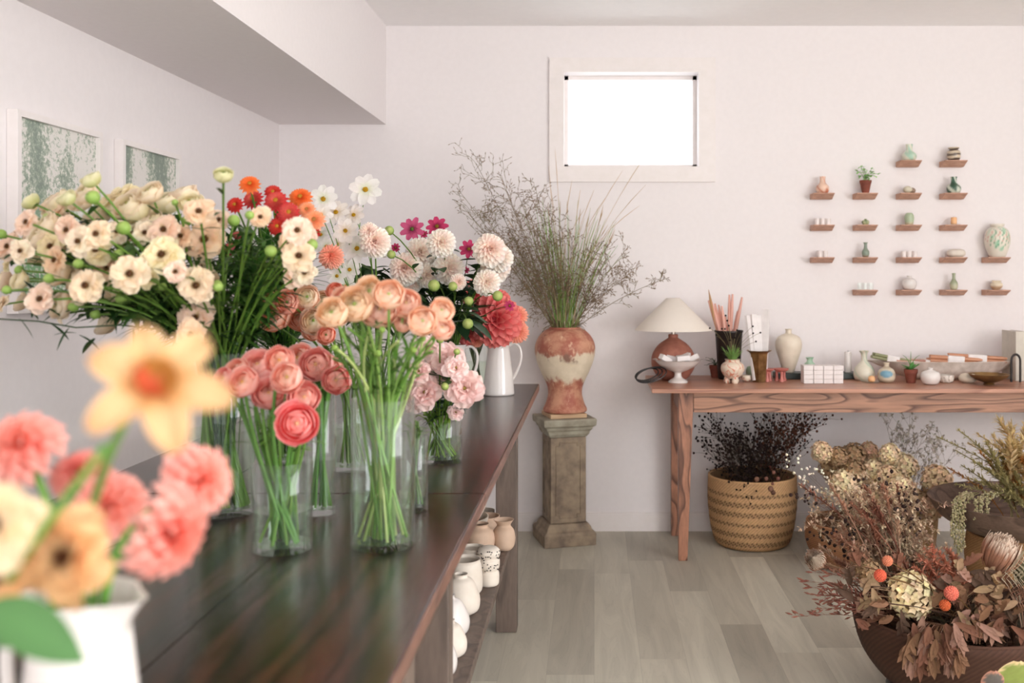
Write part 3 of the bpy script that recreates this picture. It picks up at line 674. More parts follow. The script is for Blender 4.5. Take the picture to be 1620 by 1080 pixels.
p = onp(789, 624, TZ); J1 = pitcher((p.x, p.y, TZ+.0005), .218, .064, 'white enamel pitcher standing alone at the far end of the dark table')
p = onp(722, 627, TZ); J2 = pitcher((p.x-.0, 3.98, TZ+.0005), .215, .064, 'white pitcher behind the blush lisianthus, only its handle showing')
p = at(128, 930, .80); J0 = pitcher((p.x, .80, TZ+.0005), EYE-(938-PY)*.80/F-TZ, .056, 'white pitcher in the near left corner holding salmon dahlias', rz=PI-.35)

# ------------------------------------------------------------------ bouquets
def z1(x, y): return x/3, 240+y/3
def z2(x, y): return 300+x/3, 240+y/3
def z4(x, y): return 330+x/2.349, 440+y/2.349
def z5(x, y): return 600+x/3.177, 320+y/3.177
def depth(v, i, spread=.14): return v['Y']+spread*math.sin(i*2.4)*.8
# cream butterfly flowers
op = [z1(*q[:2])+(q[2]/3,) for q in ((375, 425, 140), (460, 465, 150), (510, 555, 135), (620, 580, 180), (770, 490, 180), (975, 420, 200), (935, 635, 175), (410, 635, 165), (245, 450, 140), (265, 515, 135), (460, 390, 140), (780, 372, 150), (860, 400, 115), (835, 570, 110), (195, 700, 150), (930, 790, 170), (905, 865, 140), (945, 285, 140), (1040, 325, 110), (320, 370, 130), (130, 335, 130), (560, 380, 120), (690, 385, 120), (100, 470, 110), (700, 600, 100), (40, 450, 130))]
op += [z2(*q[:2])+(q[2]/3,) for q in ((335, 310, 105), (520, 495, 155), (500, 590, 115), (545, 575, 110), (510, 375, 140), (550, 400, 110), (470, 440, 100))]
fl = []
for i, (x, y, d) in enumerate(op): fl.append(flower('butterfly_ranunculus', 'cream', x, y, d*1.08, V4, 1.93-.1*math.cos(i*1.9)-(.08 if 60 < x < 340 and y > 360 else 0), leaves=6, leafL=.06, leafW=.006, face=.8, up=.2))
label_all(fl, 'open cream flowers', 'in the big left bouquet', 'open cream butterfly ranunculus', 'open cream flower with a dark eye, amid the big left bouquet')
cl = [z1(*q[:2])+(q[2]/3,) for q in ((140, 300, 120), (240, 240, 100), (390, 220, 120), (530, 235, 160), (640, 215, 120), (640, 280, 130), (590, 200, 130), (450, 305, 150), (660, 345, 120), (185, 365, 120), (335, 560, 130), (350, 600, 100), (50, 520, 110), (10, 610, 100), (90, 610, 90), (15, 720, 90), (95, 710, 80), (285, 730, 120), (300, 765, 90), (505, 800, 130), (900, 240, 110), (270, 300, 110), (505, 265, 90), (720, 325, 100), (60, 420, 100))]
cl += [(R(20, 340), R(300, 470), R(34, 48)) for _ in range(34)]
fl = [flower('ranunculus', 'creamball' if i % 3 else 'cream', x, y, d*1.05, V4, 2.06+.1*math.sin(i*2.1), leaves=5, leafL=.06, leafW=.006, face=.55, up=.4) for i, (x, y, d) in enumerate(cl)]
label_all(fl, 'half open cream blooms', 'in the big left bouquet', 'half open cream ranunculus', 'half open cream bloom packed into the big left bouquet')
bd = [z1(*q[:2])+(q[2]/3,) for q in ((430, 130, 90), (145, 235, 80), (315, 220, 85), (440, 215, 70), (5, 390, 50), (225, 310, 45), (560, 490, 60), (585, 360, 70), (450, 770, 50), (575, 695, 60), (370, 530, 50), (830, 240, 32), (885, 325, 50), (770, 640, 45), (1035, 640, 50), (810, 415, 45), (500, 400, 40), (30, 655, 45), (230, 600, 50), (90, 560, 45), (345, 735, 50))]
bd += [z2(*q[:2])+(q[2]/3,) for q in ((160, 108, 85), (385, 470, 60), (210, 325, 60), (580, 440, 60), (285, 300, 45), (130, 630, 50))]
fl = [flower('flower_bud', 'greenbud', x, y, d, V4, 1.9+.1*math.sin(i*1.7), leaves=8, leafL=.06, leafW=.006, face=.1, up=.8, variant=0 if d > 24 else 1, cat='flower bud') for i, (x, y, d) in enumerate(bd)]
label_all(fl, 'green buds', 'in the big left bouquet', 'green buds in the left bouquet', 'small green bud poking out of the big left bouquet')
# leafy stems that fill the left bouquet
fl = []
for i in range(60):
    a = R(0, 1); x = 20+a*440; y = R(330, 500) if x > 90 else R(380, 500); Y = R(1.98, 2.2)
    P2 = at(x, y, Y); pts, _ = stem_path(V4, P2, .55); base = pts[0].copy()
    b = MB(GREEN).tube([q-base for q in pts], .0016, 5, vary(mix(DKG, GREEN, .4), .2))
    for k in range(34):
        f = R(.42, 1)*(len(pts)-1); j = int(min(f, len(pts)-2)); q = pts[j].lerp(pts[j+1], f-j)-base
        an = R(0, 6.28); c = vary(mix(rgb(34, 66, 30), rgb(96, 150, 60), R(0, 1)**2), .15)
        b.leaf(q, (math.cos(an), math.sin(an), R(-.3, 1)), R(.03, .085), R(.003, .0075), c, R(0, .5), 4)
    o = b.build('leafy_stem', M_leaf, None, base, sharp=False); o['_px'] = x; o['_py'] = y; tag(o, None, 'foliage'); fl.append(o)
label_all(fl, 'leafy stems', 'in the big left bouquet', 'leafy stems in the left bouquet', 'green leafy stem filling the base of the big left bouquet')
# trailing eucalyptus-like sprig at far left
P = [at(x, y, 1.95) for x, y in ((300, 560), (250, 520), (190, 514), (120, 518), (60, 508), (-10, 504))]
b = MB(DKG).tube([q-P[0] for q in P], .0016, 5, rgb(52, 78, 40))
for x, y, a in ((60, 505, 2.2), (80, 512, -.6), (50, 502, 1.4), (110, 518, -2), (85, 530, .3), (125, 530, -.5), (95, 500, 2.5), (30, 503, -1), (150, 535, -2.5), (175, 512, 1), (210, 520, -1.5), (160, 555, -1.2)):
    q = at(x, y, 1.95)-P[0]; b.leaf(q, (math.cos(a), R(-.4, .4), math.sin(a)), .042, .0075, rgb(44, 78, 40), .2)
tag(b.build('trailing_sprig', M_leaf, None, P[0], sharp=False), 'thin dark green sprig trailing out at the far left below the cream flowers', 'foliage')
# strawflowers
st = [('orstraw', 285, 155, 105), ('redstraw', 300, 225, 105), ('redstraw', 215, 252, 85), ('redstraw', 410, 235, 120), ('redstraw', 395, 192, 85), ('redstraw', 470, 288, 110), ('redstraw', 415, 355, 95), ('orstraw', 525, 218, 120), ('orstraw', 555, 275, 90), ('orstraw', 590, 325, 115), ('redstraw', 595, 385, 55), ('redstraw', 440, 320, 80)]
fl = []
for i, (k, x, y, d) in enumerate(st):
    X_, Y_ = z2(x, y); fl.append(flower('strawflower', k, X_, Y_, d/3, V8, 2.25+.08*math.sin(i*2), leaves=3, face=.6, variant=(1 if k == 'orstraw' and i in (8, 9) else 0) if k == 'orstraw' else i % 2))
label_all(fl, 'red and orange strawflowers', 'above the cream flowers', 'strawflowers at the top of the bouquet')
fl = [flower('strawflower', 'darkbud', *z2(x, y), d/3, V8, 2.2, leaves=2, face=.2, up=.6, cat='flower bud') for x, y, d in ((190, 462, 65), (225, 395, 42))]
label_all(fl, 'dark pink buds', 'below the red strawflowers', 'dark pink buds')
# green grass like foliage of the strawflower vase
fl = []
for i in range(36):
    x = R(320, 480); y = R(370, 450); P2 = at(x, y, R(2.2, 2.5)); pts, _ = stem_path(V8, P2, .5); base = pts[0].copy()
    b = MB(GREEN).tube([q-base for q in pts], .002, 5, vary(rgb(58, 96, 40), .2))
    for k in range(22):
        f = R(.4, 1)*(len(pts)-1); j = int(min(f, len(pts)-2)); q = pts[j].lerp(pts[j+1], f-j)-base; an = R(0, 6.28)
        b.leaf(q, (math.cos(an), math.sin(an), R(.2, 1.6)), R(.06, .13), R(.004, .008), vary(mix(rgb(40, 76, 32), rgb(104, 158, 60), R(0, 1)**1.6), .1), R(0, .4), 5)
    o = b.build('leafy_stem', M_leaf, None, base, sharp=False); o['_px'] = x; o['_py'] = y; tag(o, None, 'foliage'); fl.append(o)
label_all(fl, 'long leaved green stems', 'under the strawflowers', 'long leaved stems under the strawflowers', 'long leaved green stem standing under the red strawflowers')
# white cosmos
fl = [flower('cosmos', 'cosmos', *z2(x, y), d/3, V9, 2.9+.12*math.sin(i*1.3), stem_c=rgb(120, 150, 84), sr=.0014, leaves=3, leafL=.05, leafW=.001, face=.85) for i, (x, y, d) in enumerate(((635, 225, 140), (835, 180, 155), (695, 288, 130), (795, 460, 140), (740, 375, 120), (740, 640, 110), (625, 395, 100), (760, 560, 110), (625, 300, 110), (700, 590, 100), (700, 440, 110), (780, 300, 110), (650, 450, 100)))]
label_all(fl, 'white cosmos', 'above the strawflowers', 'white cosmos')
fl = [flower('dahlia', k, *z2(x, y), d/3, V9, 2.75, leaves=5, leafL=.05, leafW=.01, leafc=DKG, face=.7) for k, x, y, d in (('peachd', 670, 495, 120), ('blush', 880, 425, 150), ('blush', 850, 380, 100))]
for o, l in zip(fl, ('small peach dahlia among the white cosmos', 'pale blush dahlia right of the white cosmos, in front', 'pale blush dahlia right of the white cosmos, just above its twin')): o['label'] = l; o['group'] = 'small dahlias among the cosmos'
# magenta cosmos
ms = [('pinkcos', 165, 135, 125), ('mag', 290, 122, 115), ('mag', 450, 235, 100), ('mag', 225, 160, 45), ('mag', 350, 165, 45), ('mag', 82, 228, 50), ('mag', 435, 340, 40), ('mag', 655, 520, 60)]
fl = [flower('cosmos', k, *z5(x, y), d/3.177, J2, 3.75, stem_c=rgb(90, 110, 60), sr=.0014, face=.8) for k, x, y, d in ms]
label_all(fl, 'magenta cosmos', 'above the blush dahlias', 'magenta cosmos')
# blush dahlias
bl = ((130, 330, 170), (205, 250, 160), (310, 200, 150), (350, 330, 165), (240, 365, 130), (555, 235, 175), (575, 320, 175), (8, 225, 100), (540, 400, 140), (165, 400, 110), (600, 275, 150), (395, 400, 90))
fl = [flower('dahlia', 'blush', *z5(x, y), d/3.177, J2, 3.55+.12*math.sin(i*2.2), leaves=8, leafL=.09, leafW=.02, leafc=rgb(40, 66, 38), face=.75) for i, (x, y, d) in enumerate(bl)]
label_all(fl, 'blush white dahlias', 'above the white pitchers', 'blush white dahlias')
fl = [flower('dahlia_bud', 'bud', *z5(x, y), d/3.177, J2, 3.3, leaves=3, leafL=.06, leafW=.014, leafc=DKG, face=.5, cat='flower bud') for x, y, d in ((275, 418, 62), (370, 422, 48), (445, 610, 58), (450, 495, 48), (50, 142, 50), (60, 262, 45), (595, 470, 55))]
label_all(fl, 'round green dahlia buds', 'around the blush dahlias', 'green dahlia buds')
fl = []
for i in range(34):
    x = R(560, 770); y = R(410, 510); P2 = at(x, y, R(3.5, 3.9)); pts, _ = stem_path(J2, P2, .5); base = pts[0].copy()
    b = MB(GREEN).tube([q-base for q in pts], .003, 5, vary(rgb(70, 90, 44), .2))
    for k in range(9):
        f = R(.55, 1)*(len(pts)-1); j = int(min(f, len(pts)-2)); q = pts[j].lerp(pts[j+1], f-j)-base; an = R(0, 6.28)
        b.leaf(q, (math.cos(an), math.sin(an), R(-.5, .6)), R(.07, .13), R(.018, .032), vary(mix(rgb(30, 54, 32), rgb(62, 96, 48), R(0, 1)), .1), R(0, .5), 5)
    o = b.build('leafy_stem', M_leaf, None, base, sharp=False); o['_px'] = x; o['_py'] = y; tag(o, None, 'foliage'); fl.append(o)
label_all(fl, 'broad leaved stems', 'under the blush dahlias', 'broad leaved stems under the dahlias', 'dark green broad leaved stem under the blush dahlias')
# coral dahlias in the far pitcher
for k, x, y, d, l in (('coral', 580, 590, 270, 'big coral dahlia, the largest bloom over the far white pitcher'), ('coral', 475, 455, 150, 'coral dahlia up left of the big coral one'), ('peachd', 695, 570, 110, 'small peach dahlia above its twin, right of the big coral one'),
                      ('peachd', 695, 650, 120, 'small peach dahlia drooping beside the far pitcher handle'), ('coral', 440, 645, 140, 'coral dahlia low left of the far white pitcher'), ('peachd', 485, 690, 80, 'little peach dahlia just left of the far pitcher rim'), ('coral', 590, 500, 150, 'coral dahlia tucked behind the top of the big coral one')):
    o = flower('dahlia', k, *z5(x, y), d/3.177, J1, 4.0 if 'big' not in l[:4] else 3.93, leaves=2, leafL=.07, leafW=.014, leafc=DKG, face=.8); o['label'] = l; o['group'] = 'coral dahlias over the far pitcher'
fl = []
for i in range(16):
    x = 752+R(-22, 22); P2 = at(x, R(500, 545), 4.15); pts, _ = stem_path(V10, P2, .4); base = pts[0].copy()
    o = MB(GREEN).tube([q-base for q in pts], .0022, 5, vary(rgb(96, 110, 60), .2)).leaf(P2-base, (R(-1, 1), R(-1, 1), .5), .05, .01, DKG).build('cut_stem', M_leaf, None, base); o['_px'] = x; o['_py'] = 500+i; tag(o, None, 'stem'); fl.append(o)
label_all(fl, 'thin stems', 'in the glass beside the far pitcher', 'stems left of the far pitcher', 'thin green stem in the glass left of the far pitcher')
# orange ranunculus behind
dp = ((410, 775, 150, 0), (315, 780, 95, 1), (465, 715, 110, 1), (395, 695, 90, 0), (530, 795, 115, 0), (560, 690, 115, 2), (635, 715, 115, 2), (590, 805, 130, 2), (690, 775, 125, 2), (585, 850, 90, 0), (650, 870, 85, 1), (690, 660, 80, 1), (490, 760, 90, 0))
fl = [flower('ranunculus', 'deep', *z2(x, y), d/3, V5, 2.3+.07*math.sin(i*2.3), leaves=6, leafL=.04, leafW=.004, face=.7, variant=k) for i, (x, y, d, k) in enumerate(dp)]
label_all(fl, 'orange ranunculus', 'behind the peach bunch', 'orange ranunculus behind the peach ones')
# peach ranunculus in front
ff = ((545, 100, 130, 2), (635, 118, 135, 1), (670, 62, 115, 0), (735, 95, 105, 1), (795, 160, 110, 0), (865, 122, 95, 0), (865, 185, 90, 1), (600, 52, 110, 2), (722, 172, 62, 1), (460, 130, 110, 2), (500, 80, 90, 1))
fl = [flower('ranunculus', 'orange', *z4(x, y), d/2.349, V2, 1.76+.045*math.sin(i*2.6)+(.04 if y < 80 else 0), stem_c=rgb(130, 172, 84), sr=.0026, leaves=5, leafL=.045, leafW=.0022, face=.75, variant=k) for i, (x, y, d, k) in enumerate(ff)]
label_all(fl, 'peach ranunculus', 'in the tall glass cylinder', 'peach ranunculus')
fl = []
for i in range(26):
    x = R(520, 690); y = R(515, 575) ; P2 = at(x, y, R(1.72, 1.9)); pts, _ = stem_path(V2, P2, .5); base = pts[0].copy()
    b = MB(GREEN).tube([q-base for q in pts], .0026, 6, vary(mix(rgb(112, 156, 66), rgb(190, 204, 130), R(0, 1)**2), .12))
    for k in range(9):
        f = R(.42, 1)*(len(pts)-1); j = int(min(f, len(pts)-2)); q = pts[j].lerp(pts[j+1], f-j)-base; an = R(0, 6.28)
        b.leaf(q, (math.cos(an), math.sin(an), R(0, 1)), R(.02, .05), R(.0018, .004), vary(rgb(104, 152, 66), .15), R(0, .4), 4)
    if i % 3 == 0: b.ball(P2-base, .006, vary(rgb(140, 170, 80)), 8, 5)
    o = b.build('cut_stem', M_leaf, None, base); o['_px'] = x; o['_py'] = y; tag(o, None, 'stem'); fl.append(o)
label_all(fl, 'bare green stems', 'in the tall glass cylinder', 'green stems in the tall glass cylinder', 'bright green stem with feathery leaves in the tall glass cylinder')
# pink ranunculus
pk = ((130, 388, 110, 0), (225, 430, 122, 1), (295, 368, 112, 2), (355, 443, 118, 1), (185, 325, 120, 1), (265, 305, 105, 0), (105, 345, 95, 2), (60, 372, 80, 1))
fl = [flower('ranunculus', 'pink', *z4(x, y), d/2.349, V1, 1.74+.05*math.sin(i*2.1)+(.06 if y < 350 else 0), stem_c=rgb(104, 152, 70), sr=.003, leaves=2, leafL=.04, leafW=.003, face=.8, variant=k) for i, (x, y, d, k) in enumerate(pk)]
fl.append(flower('ranunculus', 'hot', *z4(330, 540), 150/2.349, V1, 1.68, stem_c=rgb(104, 152, 70), sr=.003, face=.9))
label_all(fl, 'coral pink ranunculus', 'in the short glass vase', 'coral pink ranunculus')
fl[-1]['label'] = 'hot pink ranunculus hanging lowest over the short glass vase'
pk = ((400, 322, 125, 1), (335, 300, 110, 0), (475, 378, 105, 1), (455, 338, 90, 2), (360, 340, 90, 1))
fl = [flower('ranunculus', 'pink', *z4(x, y), d/2.349, V3, 1.98+.04*math.sin(i*2.1), stem_c=rgb(104, 152, 70), sr=.0028, leaves=3, leafL=.05, leafW=.003, face=.6, variant=k) for i, (x, y, d, k) in enumerate(pk)]
label_all(fl, 'rose ranunculus', 'in the slim glass cylinder', 'rose ranunculus')
def fill(v, n, x0, x1, y0, y1, Y0, Y1, c, lab, grp, plural, where, sr=.0026):
    fl = []
    for i in range(n):
        x = R(x0, x1); y = R(y0, y1); P2 = at(x, y, R(Y0, Y1)); pts, _ = stem_path(v, P2, .45); base = pts[0].copy()
        b = MB(c).tube([q-base for q in pts], sr, 6, vary(c, .15))
        for k in range(4):
            q = pts[random.randint(6, 10)]-base; an = R(0, 6.28); b.leaf(q, (math.cos(an), math.sin(an), R(0, 1)), R(.02, .05), R(.002, .004), vary(c, .15), R(0, .4), 4)
        o = b.build('cut_stem', M_leaf, None, base); o['_px'] = x; o['_py'] = y; tag(o, None, 'stem'); fl.append(o)
    label_all(fl, plural, where, grp, lab)
fill(V1, 16, 395, 500, 610, 680, 1.76, 1.85, rgb(116, 156, 70), 'green stem packed into the short glass vase', 'green stems in the short vase', 'bare stems', 'in the short glass vase')
fill(V3, 14, 490, 540, 570, 625, 1.98, 2.06, rgb(104, 150, 70), '', 'green stems in the slim cylinder', 'bare stems', 'in the slim glass cylinder')
fill(V4, 30, 300, 420, 480, 550, 1.98, 2.12, rgb(52, 84, 40), 'dark green stem inside the large left glass cylinder', 'dark stems in the large cylinder', 'dark green stems', 'in the large left cylinder')
fill(V5, 14, 520, 590, 560, 600, 2.4, 2.55, rgb(120, 140, 70), '', 'stems in the back vase', 'olive stems', 'behind the tall glass cylinder', .002)
fill(V6, 6, 640, 665, 650, 690, 2.08, 2.14, rgb(90, 120, 60), '', 'stems in the small vase', 'short stems', 'in the small vase behind the cylinder')
fill(V7, 14, 670, 725, 640, 665, 2.58, 2.7, rgb(120, 150, 60), '', 'stems in the low vase', 'yellow green stems', 'in the wide low vase')
fill(V9, 12, 560, 640, 480, 560, 2.85, 3.0, rgb(80, 112, 56), '', 'stems of the cosmos vase', 'green stems', 'in the cosmos vase at the back')
# lisianthus
ls = ((345, 790, 190, 0), (240, 735, 150, 1), (430, 935, 215, 0), (230, 955, 190, 0), (335, 885, 130, 1), (180, 1000, 130, 1), (385, 830, 140, 1), (385, 1055, 90, 1), (290, 830, 120, 0), (200, 850, 130, 0))
fl = [flower('lisianthus', 'lisi', *z5(x, y), d/3.177, V7, 2.5+.06*math.sin(i*1.9), leaves=4, leafL=.05, leafW=.014, leafc=rgb(52, 84, 58), face=.8, variant=k) for i, (x, y, d, k) in enumerate(ls)]
label_all(fl, 'blush lisianthus', 'left of the far pitcher', 'blush lisianthus')
fl = [flower('lisianthus_bud', 'bud', *z5(x, y), d/3.177, V7, 2.42, leaves=2, leafL=.05, leafW=.012, face=.4, up=.5, cat='flower bud') for x, y, d in ((330, 925, 40), (305, 690, 40), (390, 750, 35))]
label_all(fl, 'green buds', 'among the blush lisianthus', 'lisianthus buds')
# foreground pitcher of dahlias and butterfly ranunculus
for k, nm, x, y, d, Y, l in (('salmon', 'dahlia', 30, 700, 125, .82, 'salmon dahlia at the far left edge of the near bouquet'), ('salmon', 'dahlia', 125, 745, 95, .86, 'smaller salmon dahlia second from the left in the near bouquet'), ('salmon', 'dahlia', 172, 800, 115, .84, 'salmon dahlia in the middle of the near bouquet, just above the pitcher'),
                             ('salmon', 'dahlia', 318, 758, 118, .80, 'salmon dahlia at the upper right of the near bouquet'), ('salmon', 'dahlia', 272, 842, 150, .74, 'largest salmon dahlia, lowest right in the near bouquet'),
                             ('narc', 'trumpet_flower', 246, 606, 215, .56, 'big peach trumpet flower with a red throat, topmost in the near bouquet'), ('apricot', 'butterfly_ranunculus', 108, 880, 165, .60, 'apricot flower with a dark eye low in the near bouquet'), ('creamfg', 'butterfly_ranunculus', -8, 830, 150, .58, 'cream flower cut off by the left frame edge'),
                             ('apricot', 'butterfly_ranunculus', -5, 915, 110, .60, 'apricot flower cut off by the frame edge, lowest left'), ('salmon', 'dahlia', -30, 780, 100, .84, 'salmon dahlia mostly outside the left frame edge')):
    o = flower(nm, k, x, y, d, J0, Y, face=.9, sr=.003, stem_c=rgb(110, 160, 70), variant=0 if k != 'salmon' else int(x) % 2, dirv={272: (.72, .3, -.35), 318: (.8, -.35, .25), 172: (.2, -.8, .3), 125: (-.35, .1, .8), 30: (-.3, -.5, .75), 246: (.35, -.8, .35), 108: (-.35, -.9, .1)}.get(x)); o['label'] = l; o['group'] = 'near left bouquet'
b = MB(GREEN); P = [at(x, y, Y) for x, y, Y in ((-10, 960, .62), (30, 890, .585), (95, 800, .575), (168, 705, .57))]
b.tube([q-P[0] for q in P], .0024, 8, rgb(104, 158, 70))
tag(b.build('cut_stem', M_leaf, None, P[0]), 'thick green stem crossing the near bouquet diagonally', 'stem')
for (x, y, Y), (dx, dz), L, l in (((-20, 960, .55), (.9, -.25), .06, 'broad green leaf in the near left corner, upper'), ((-30, 1000, .57), (.8, .3), .05, 'broad green leaf in the near left corner, lower')):
    P = at(x, y, Y); tag(MB(GREEN).leaf((0, 0, 0), (dx, -.1, dz), L, .014, rgb(78, 122, 68), .2, 8, up=(0, -1, .5)).build('leaf', M_leaf, None, P), l, 'leaf', 'near left leaves')

exec_marker = 0
# ------------------------------------------------------------------ dried grasses in the tall urn
def spray(name, pts, r, c, tips, tipc, label=None, cat='dried flower', sub=0, subL=.1, tipr=.004, spread=.7, m=None, forks=2, part='seed_heads', wig=.1):
    """one stem, side twigs forking towards the end, seeds at the twig ends"""
    base = Vector(pts[0]).copy(); q = [Vector(p)-base for p in pts]; b = MB(c); s = MB(tipc)
    b.tube(q, [r*(1-.6*i/(len(q)-1)) for i in range(len(q))], 5, vary(c, .12), caps=False)
    def twig(p, d, L, lv):
        k = 3; pp = [p]; dd = d.copy()
        for i in range(k): dd = (dd+Vector((R(-1, 1), R(-1, 1), R(-1, 1)))*wig*3).normalized(); pp.append(pp[-1]+dd*L/k)
        b.tube(pp, [r*.45, r*.4, r*.35, r*.3], 3, vary(c, .15), caps=False)
        if lv < forks-1:
            for f in range(2): twig(pp[-1 if f else -2], (dd+Vector((R(-1, 1), R(-1, 1), R(-.6, 1)))*spread).normalized(), L*.6, lv+1)
        if tips: tips(s, pp[-1], dd, tipr)
    for i in range(sub):
        f = (1-.68*R(0, 1)**1.3)*(len(q)-1); j = min(int(f), len(q)-2); p = q[j].lerp(q[j+1], f-j); d = (q[j+1]-q[j]).normalized()
        twig(p, (d+Vector((R(-1, 1), R(-1, 1), R(-.5, 1)))*spread).normalized(), subL*R(.5, 1.2), 0)
    if tips: tips(s, q[-1], (q[-1]-q[-2]).normalized(), tipr)
    m = m or M_dry
    if s.v:
        t = thing(name, base, label, cat); b.build('stem', m, t, sharp=False); s.build(part, m, t, sharp=False)['kind'] = 'stuff'
    else:
        t = tag(b.build(name, m, None, base, sharp=False), label, cat)
    return t
def tip_ball(s, p, d, r): s.ball(p, r*R(.7, 1.3), vary(s.col, .25), 5, 4)
def tip_seed(s, p, d, r): s.tube([p, p+d*r*2, p+d*r*4], [r*.25, r*.55, r*.1], 4, vary(s.col, .2))
def tip_star(s, p, d, r):
    for i in range(5):
        a = (d*.6+Vector((R(-1, 1), R(-1, 1), R(-1, 1)))).normalized(); s.leaf(p, a, r*2.4, r*.6, vary(s.col, .15), .1, 2)
def curve_to(p0, p1, lean=.5, n=8, sag=0):
    p0 = Vector(p0); p1 = Vector(p1); m = Vector((p0.x+(p1.x-p0.x)*.25, p0.y+(p1.y-p0.y)*.25, p0.z+(p1.z-p0.z)*(.5+lean*.4)))
    q = bezier(p0, m, p1, n); return [v-Vector((0, 0, sag))*(i/n)**2 for i, v in enumerate(q)]
rim = Vector((URN['X'], URN['Y'], URN['z']+.10))
fl = []
for i in range(100):
    a = R(0, 6.28); f = R(-1, 1); x = 894+f*85+R(-15, 15); y = 405-R(-20, 105)*(1-.3*abs(f)); 
    P2 = at(x, y, URN['Y']+R(-.1, .1)); P0 = rim+Vector((math.cos(a)*.04, math.sin(a)*.04, 0)); P1 = Vector((URN['X']+f*.05+R(-.02, .02), URN['Y']+R(-.05, .05), URN['z']+.41))
    pts = [P0.lerp(P1, k/3) for k in range(3)]+bezier(P1, P1+(P1-P0).normalized()*.2, P2, 6)
    g = R(0, 1); c = mix(rgb(136, 178, 88), rgb(198, 174, 140), g if i % 3 else R(0, .3)); base = pts[0].copy()
    b = MB(c).tube([q-base for q in pts], [.0017]*4+[.0013]*(len(pts)-5)+[.0005], 4, vary(c, .15), caps=False)
    if i % 3 == 0:
        for k in range(5): j = random.randint(4, 7); b.leaf(pts[j]-base, (R(-.5, .5), R(-.5, .5), 1), R(.06, .13), .0022, vary(c, .1), R(0, .3), 4)
    if i % 4 == 1: e = pts[-1]-base; d = (pts[-1]-pts[-2]).normalized(); b.tube([e-d*.03, e, e+d*.05], [.0006, .0024, .0004], 4, rgb(190, 160, 124))
    o = b.build('grass_stalk', M_dry, None, base, sharp=False); o['_px'] = x; o['_py'] = y; tag(o, None, 'grass'); fl.append(o)
label_all(fl, 'upright grass stalks', 'in the tall urn', 'grass stalks in the urn', 'thin green and straw grass stalk rising from the tall urn')
fl = []
TB = rgb(150, 126, 104)
for i, (x, y, n, L) in enumerate(((755, 262, 13, .1), (725, 300, 12, .09), (790, 275, 9, .1), (735, 330, 11, .1), (770, 345, 11, .09), (825, 320, 12, .08), (805, 310, 12, .08), (848, 300, 10, .07), (870, 330, 9, .08), (840, 345, 11, .08), (885, 350, 8, .08), (790, 370, 11, .08), (820, 380, 11, .08),
                                  (860, 370, 9, .07), (990, 395, 10, .07), (1000, 430, 10, .06), (1055, 440, 9, .05), (960, 410, 10, .07), (975, 445, 10, .06), (905, 380, 8, .07), (940, 400, 9, .07), (800, 420, 9, .06), (835, 455, 8, .05))):
    P2 = at(x, y, URN['Y']+R(-.22, -.06)); P0 = rim+Vector((R(-.03, .03), R(-.03, .03), 0)); sx = max(-1, min(1, (x-894)/120)); P1 = Vector((URN['X']+sx*.06, URN['Y']+R(-.03, .03), URN['z']+.41))
    pts = [P0, P0.lerp(P1, .5)]+bezier(P1, P1+(P2-P1)*.45+Vector((0, 0, .05)), P2, 7)
    o = spray('dried_spray', pts, .0024, mix(TB, rgb(120, 130, 80), R(0, .4)), tip_seed, TB, sub=int(n*1.8), subL=L*.9, tipr=.0034, spread=.85, wig=.2, forks=3, part='seed_heads', cat='dried grass'); o['_px'] = x; o['_py'] = y; fl.append(o)
label_all(fl, 'branching brown sprays', 'in the tall urn', 'branching sprays in the urn', 'brown branching dried spray rising from the tall urn')
fl = []
for i, (x, y) in enumerate(((868, 262), (878, 235), (905, 285), (918, 300), (960, 310), (1022, 292), (1012, 325), (940, 300), (1025, 240), (985, 270), (872, 300), (925, 330))):
    P2 = at(x, y, URN['Y']+R(-.15, .05)); P1 = Vector((URN['X']+R(-.05, .05), URN['Y']+R(-.04, .04), URN['z']+.41)); P0 = rim.copy()
    pts = [P0, P0.lerp(P1, .5)]+bezier(P1, P1+Vector((R(-.02, .02), 0, .35)), P2, 9)
    o = MB(TB).tube([q-P0 for q in pts], [.0012]*6+[.0008]*(len(pts)-8)+[.0014, .0004], 4, vary(rgb(204, 176, 140), .1), caps=False).build('wispy_grass', M_dry, None, P0, sharp=False); o['_px'] = x; o['_py'] = y; tag(o, None, 'grass'); fl.append(o)
label_all(fl, 'tall pale wisps', 'above the tall urn', 'tall pale grass wisps')
fl = []
for i in range(44):
    a = R(0, 6.28); P1 = Vector((URN['X'], URN['Y'], URN['z']+.40))+Vector((math.cos(a)*.05, math.sin(a)*.05, 0)); P2 = P1+Vector((math.cos(a+R(-1, 1))*R(.02, .09), math.sin(a)*R(.02, .06), R(.02, .08)))
    q = bezier(P1, (P1+P2)/2+Vector((0, 0, .03)), P2-Vector((0, 0, R(0, .05))), 5)
    o = MB(TB).tube([v-P1 for v in q], .0012, 4, vary(rgb(130, 110, 84), .25), caps=False).build('curled_blade', M_dry, None, P1, sharp=False); o['_px'] = 894+math.cos(a)*30; o['_py'] = 500+i*.1; tag(o, None, 'grass'); fl.append(o)
label_all(fl, 'curled dry blades', 'at the rim of the tall urn', 'curled blades at the urn rim', 'curled dry grass blade spilling over the rim of the tall urn')

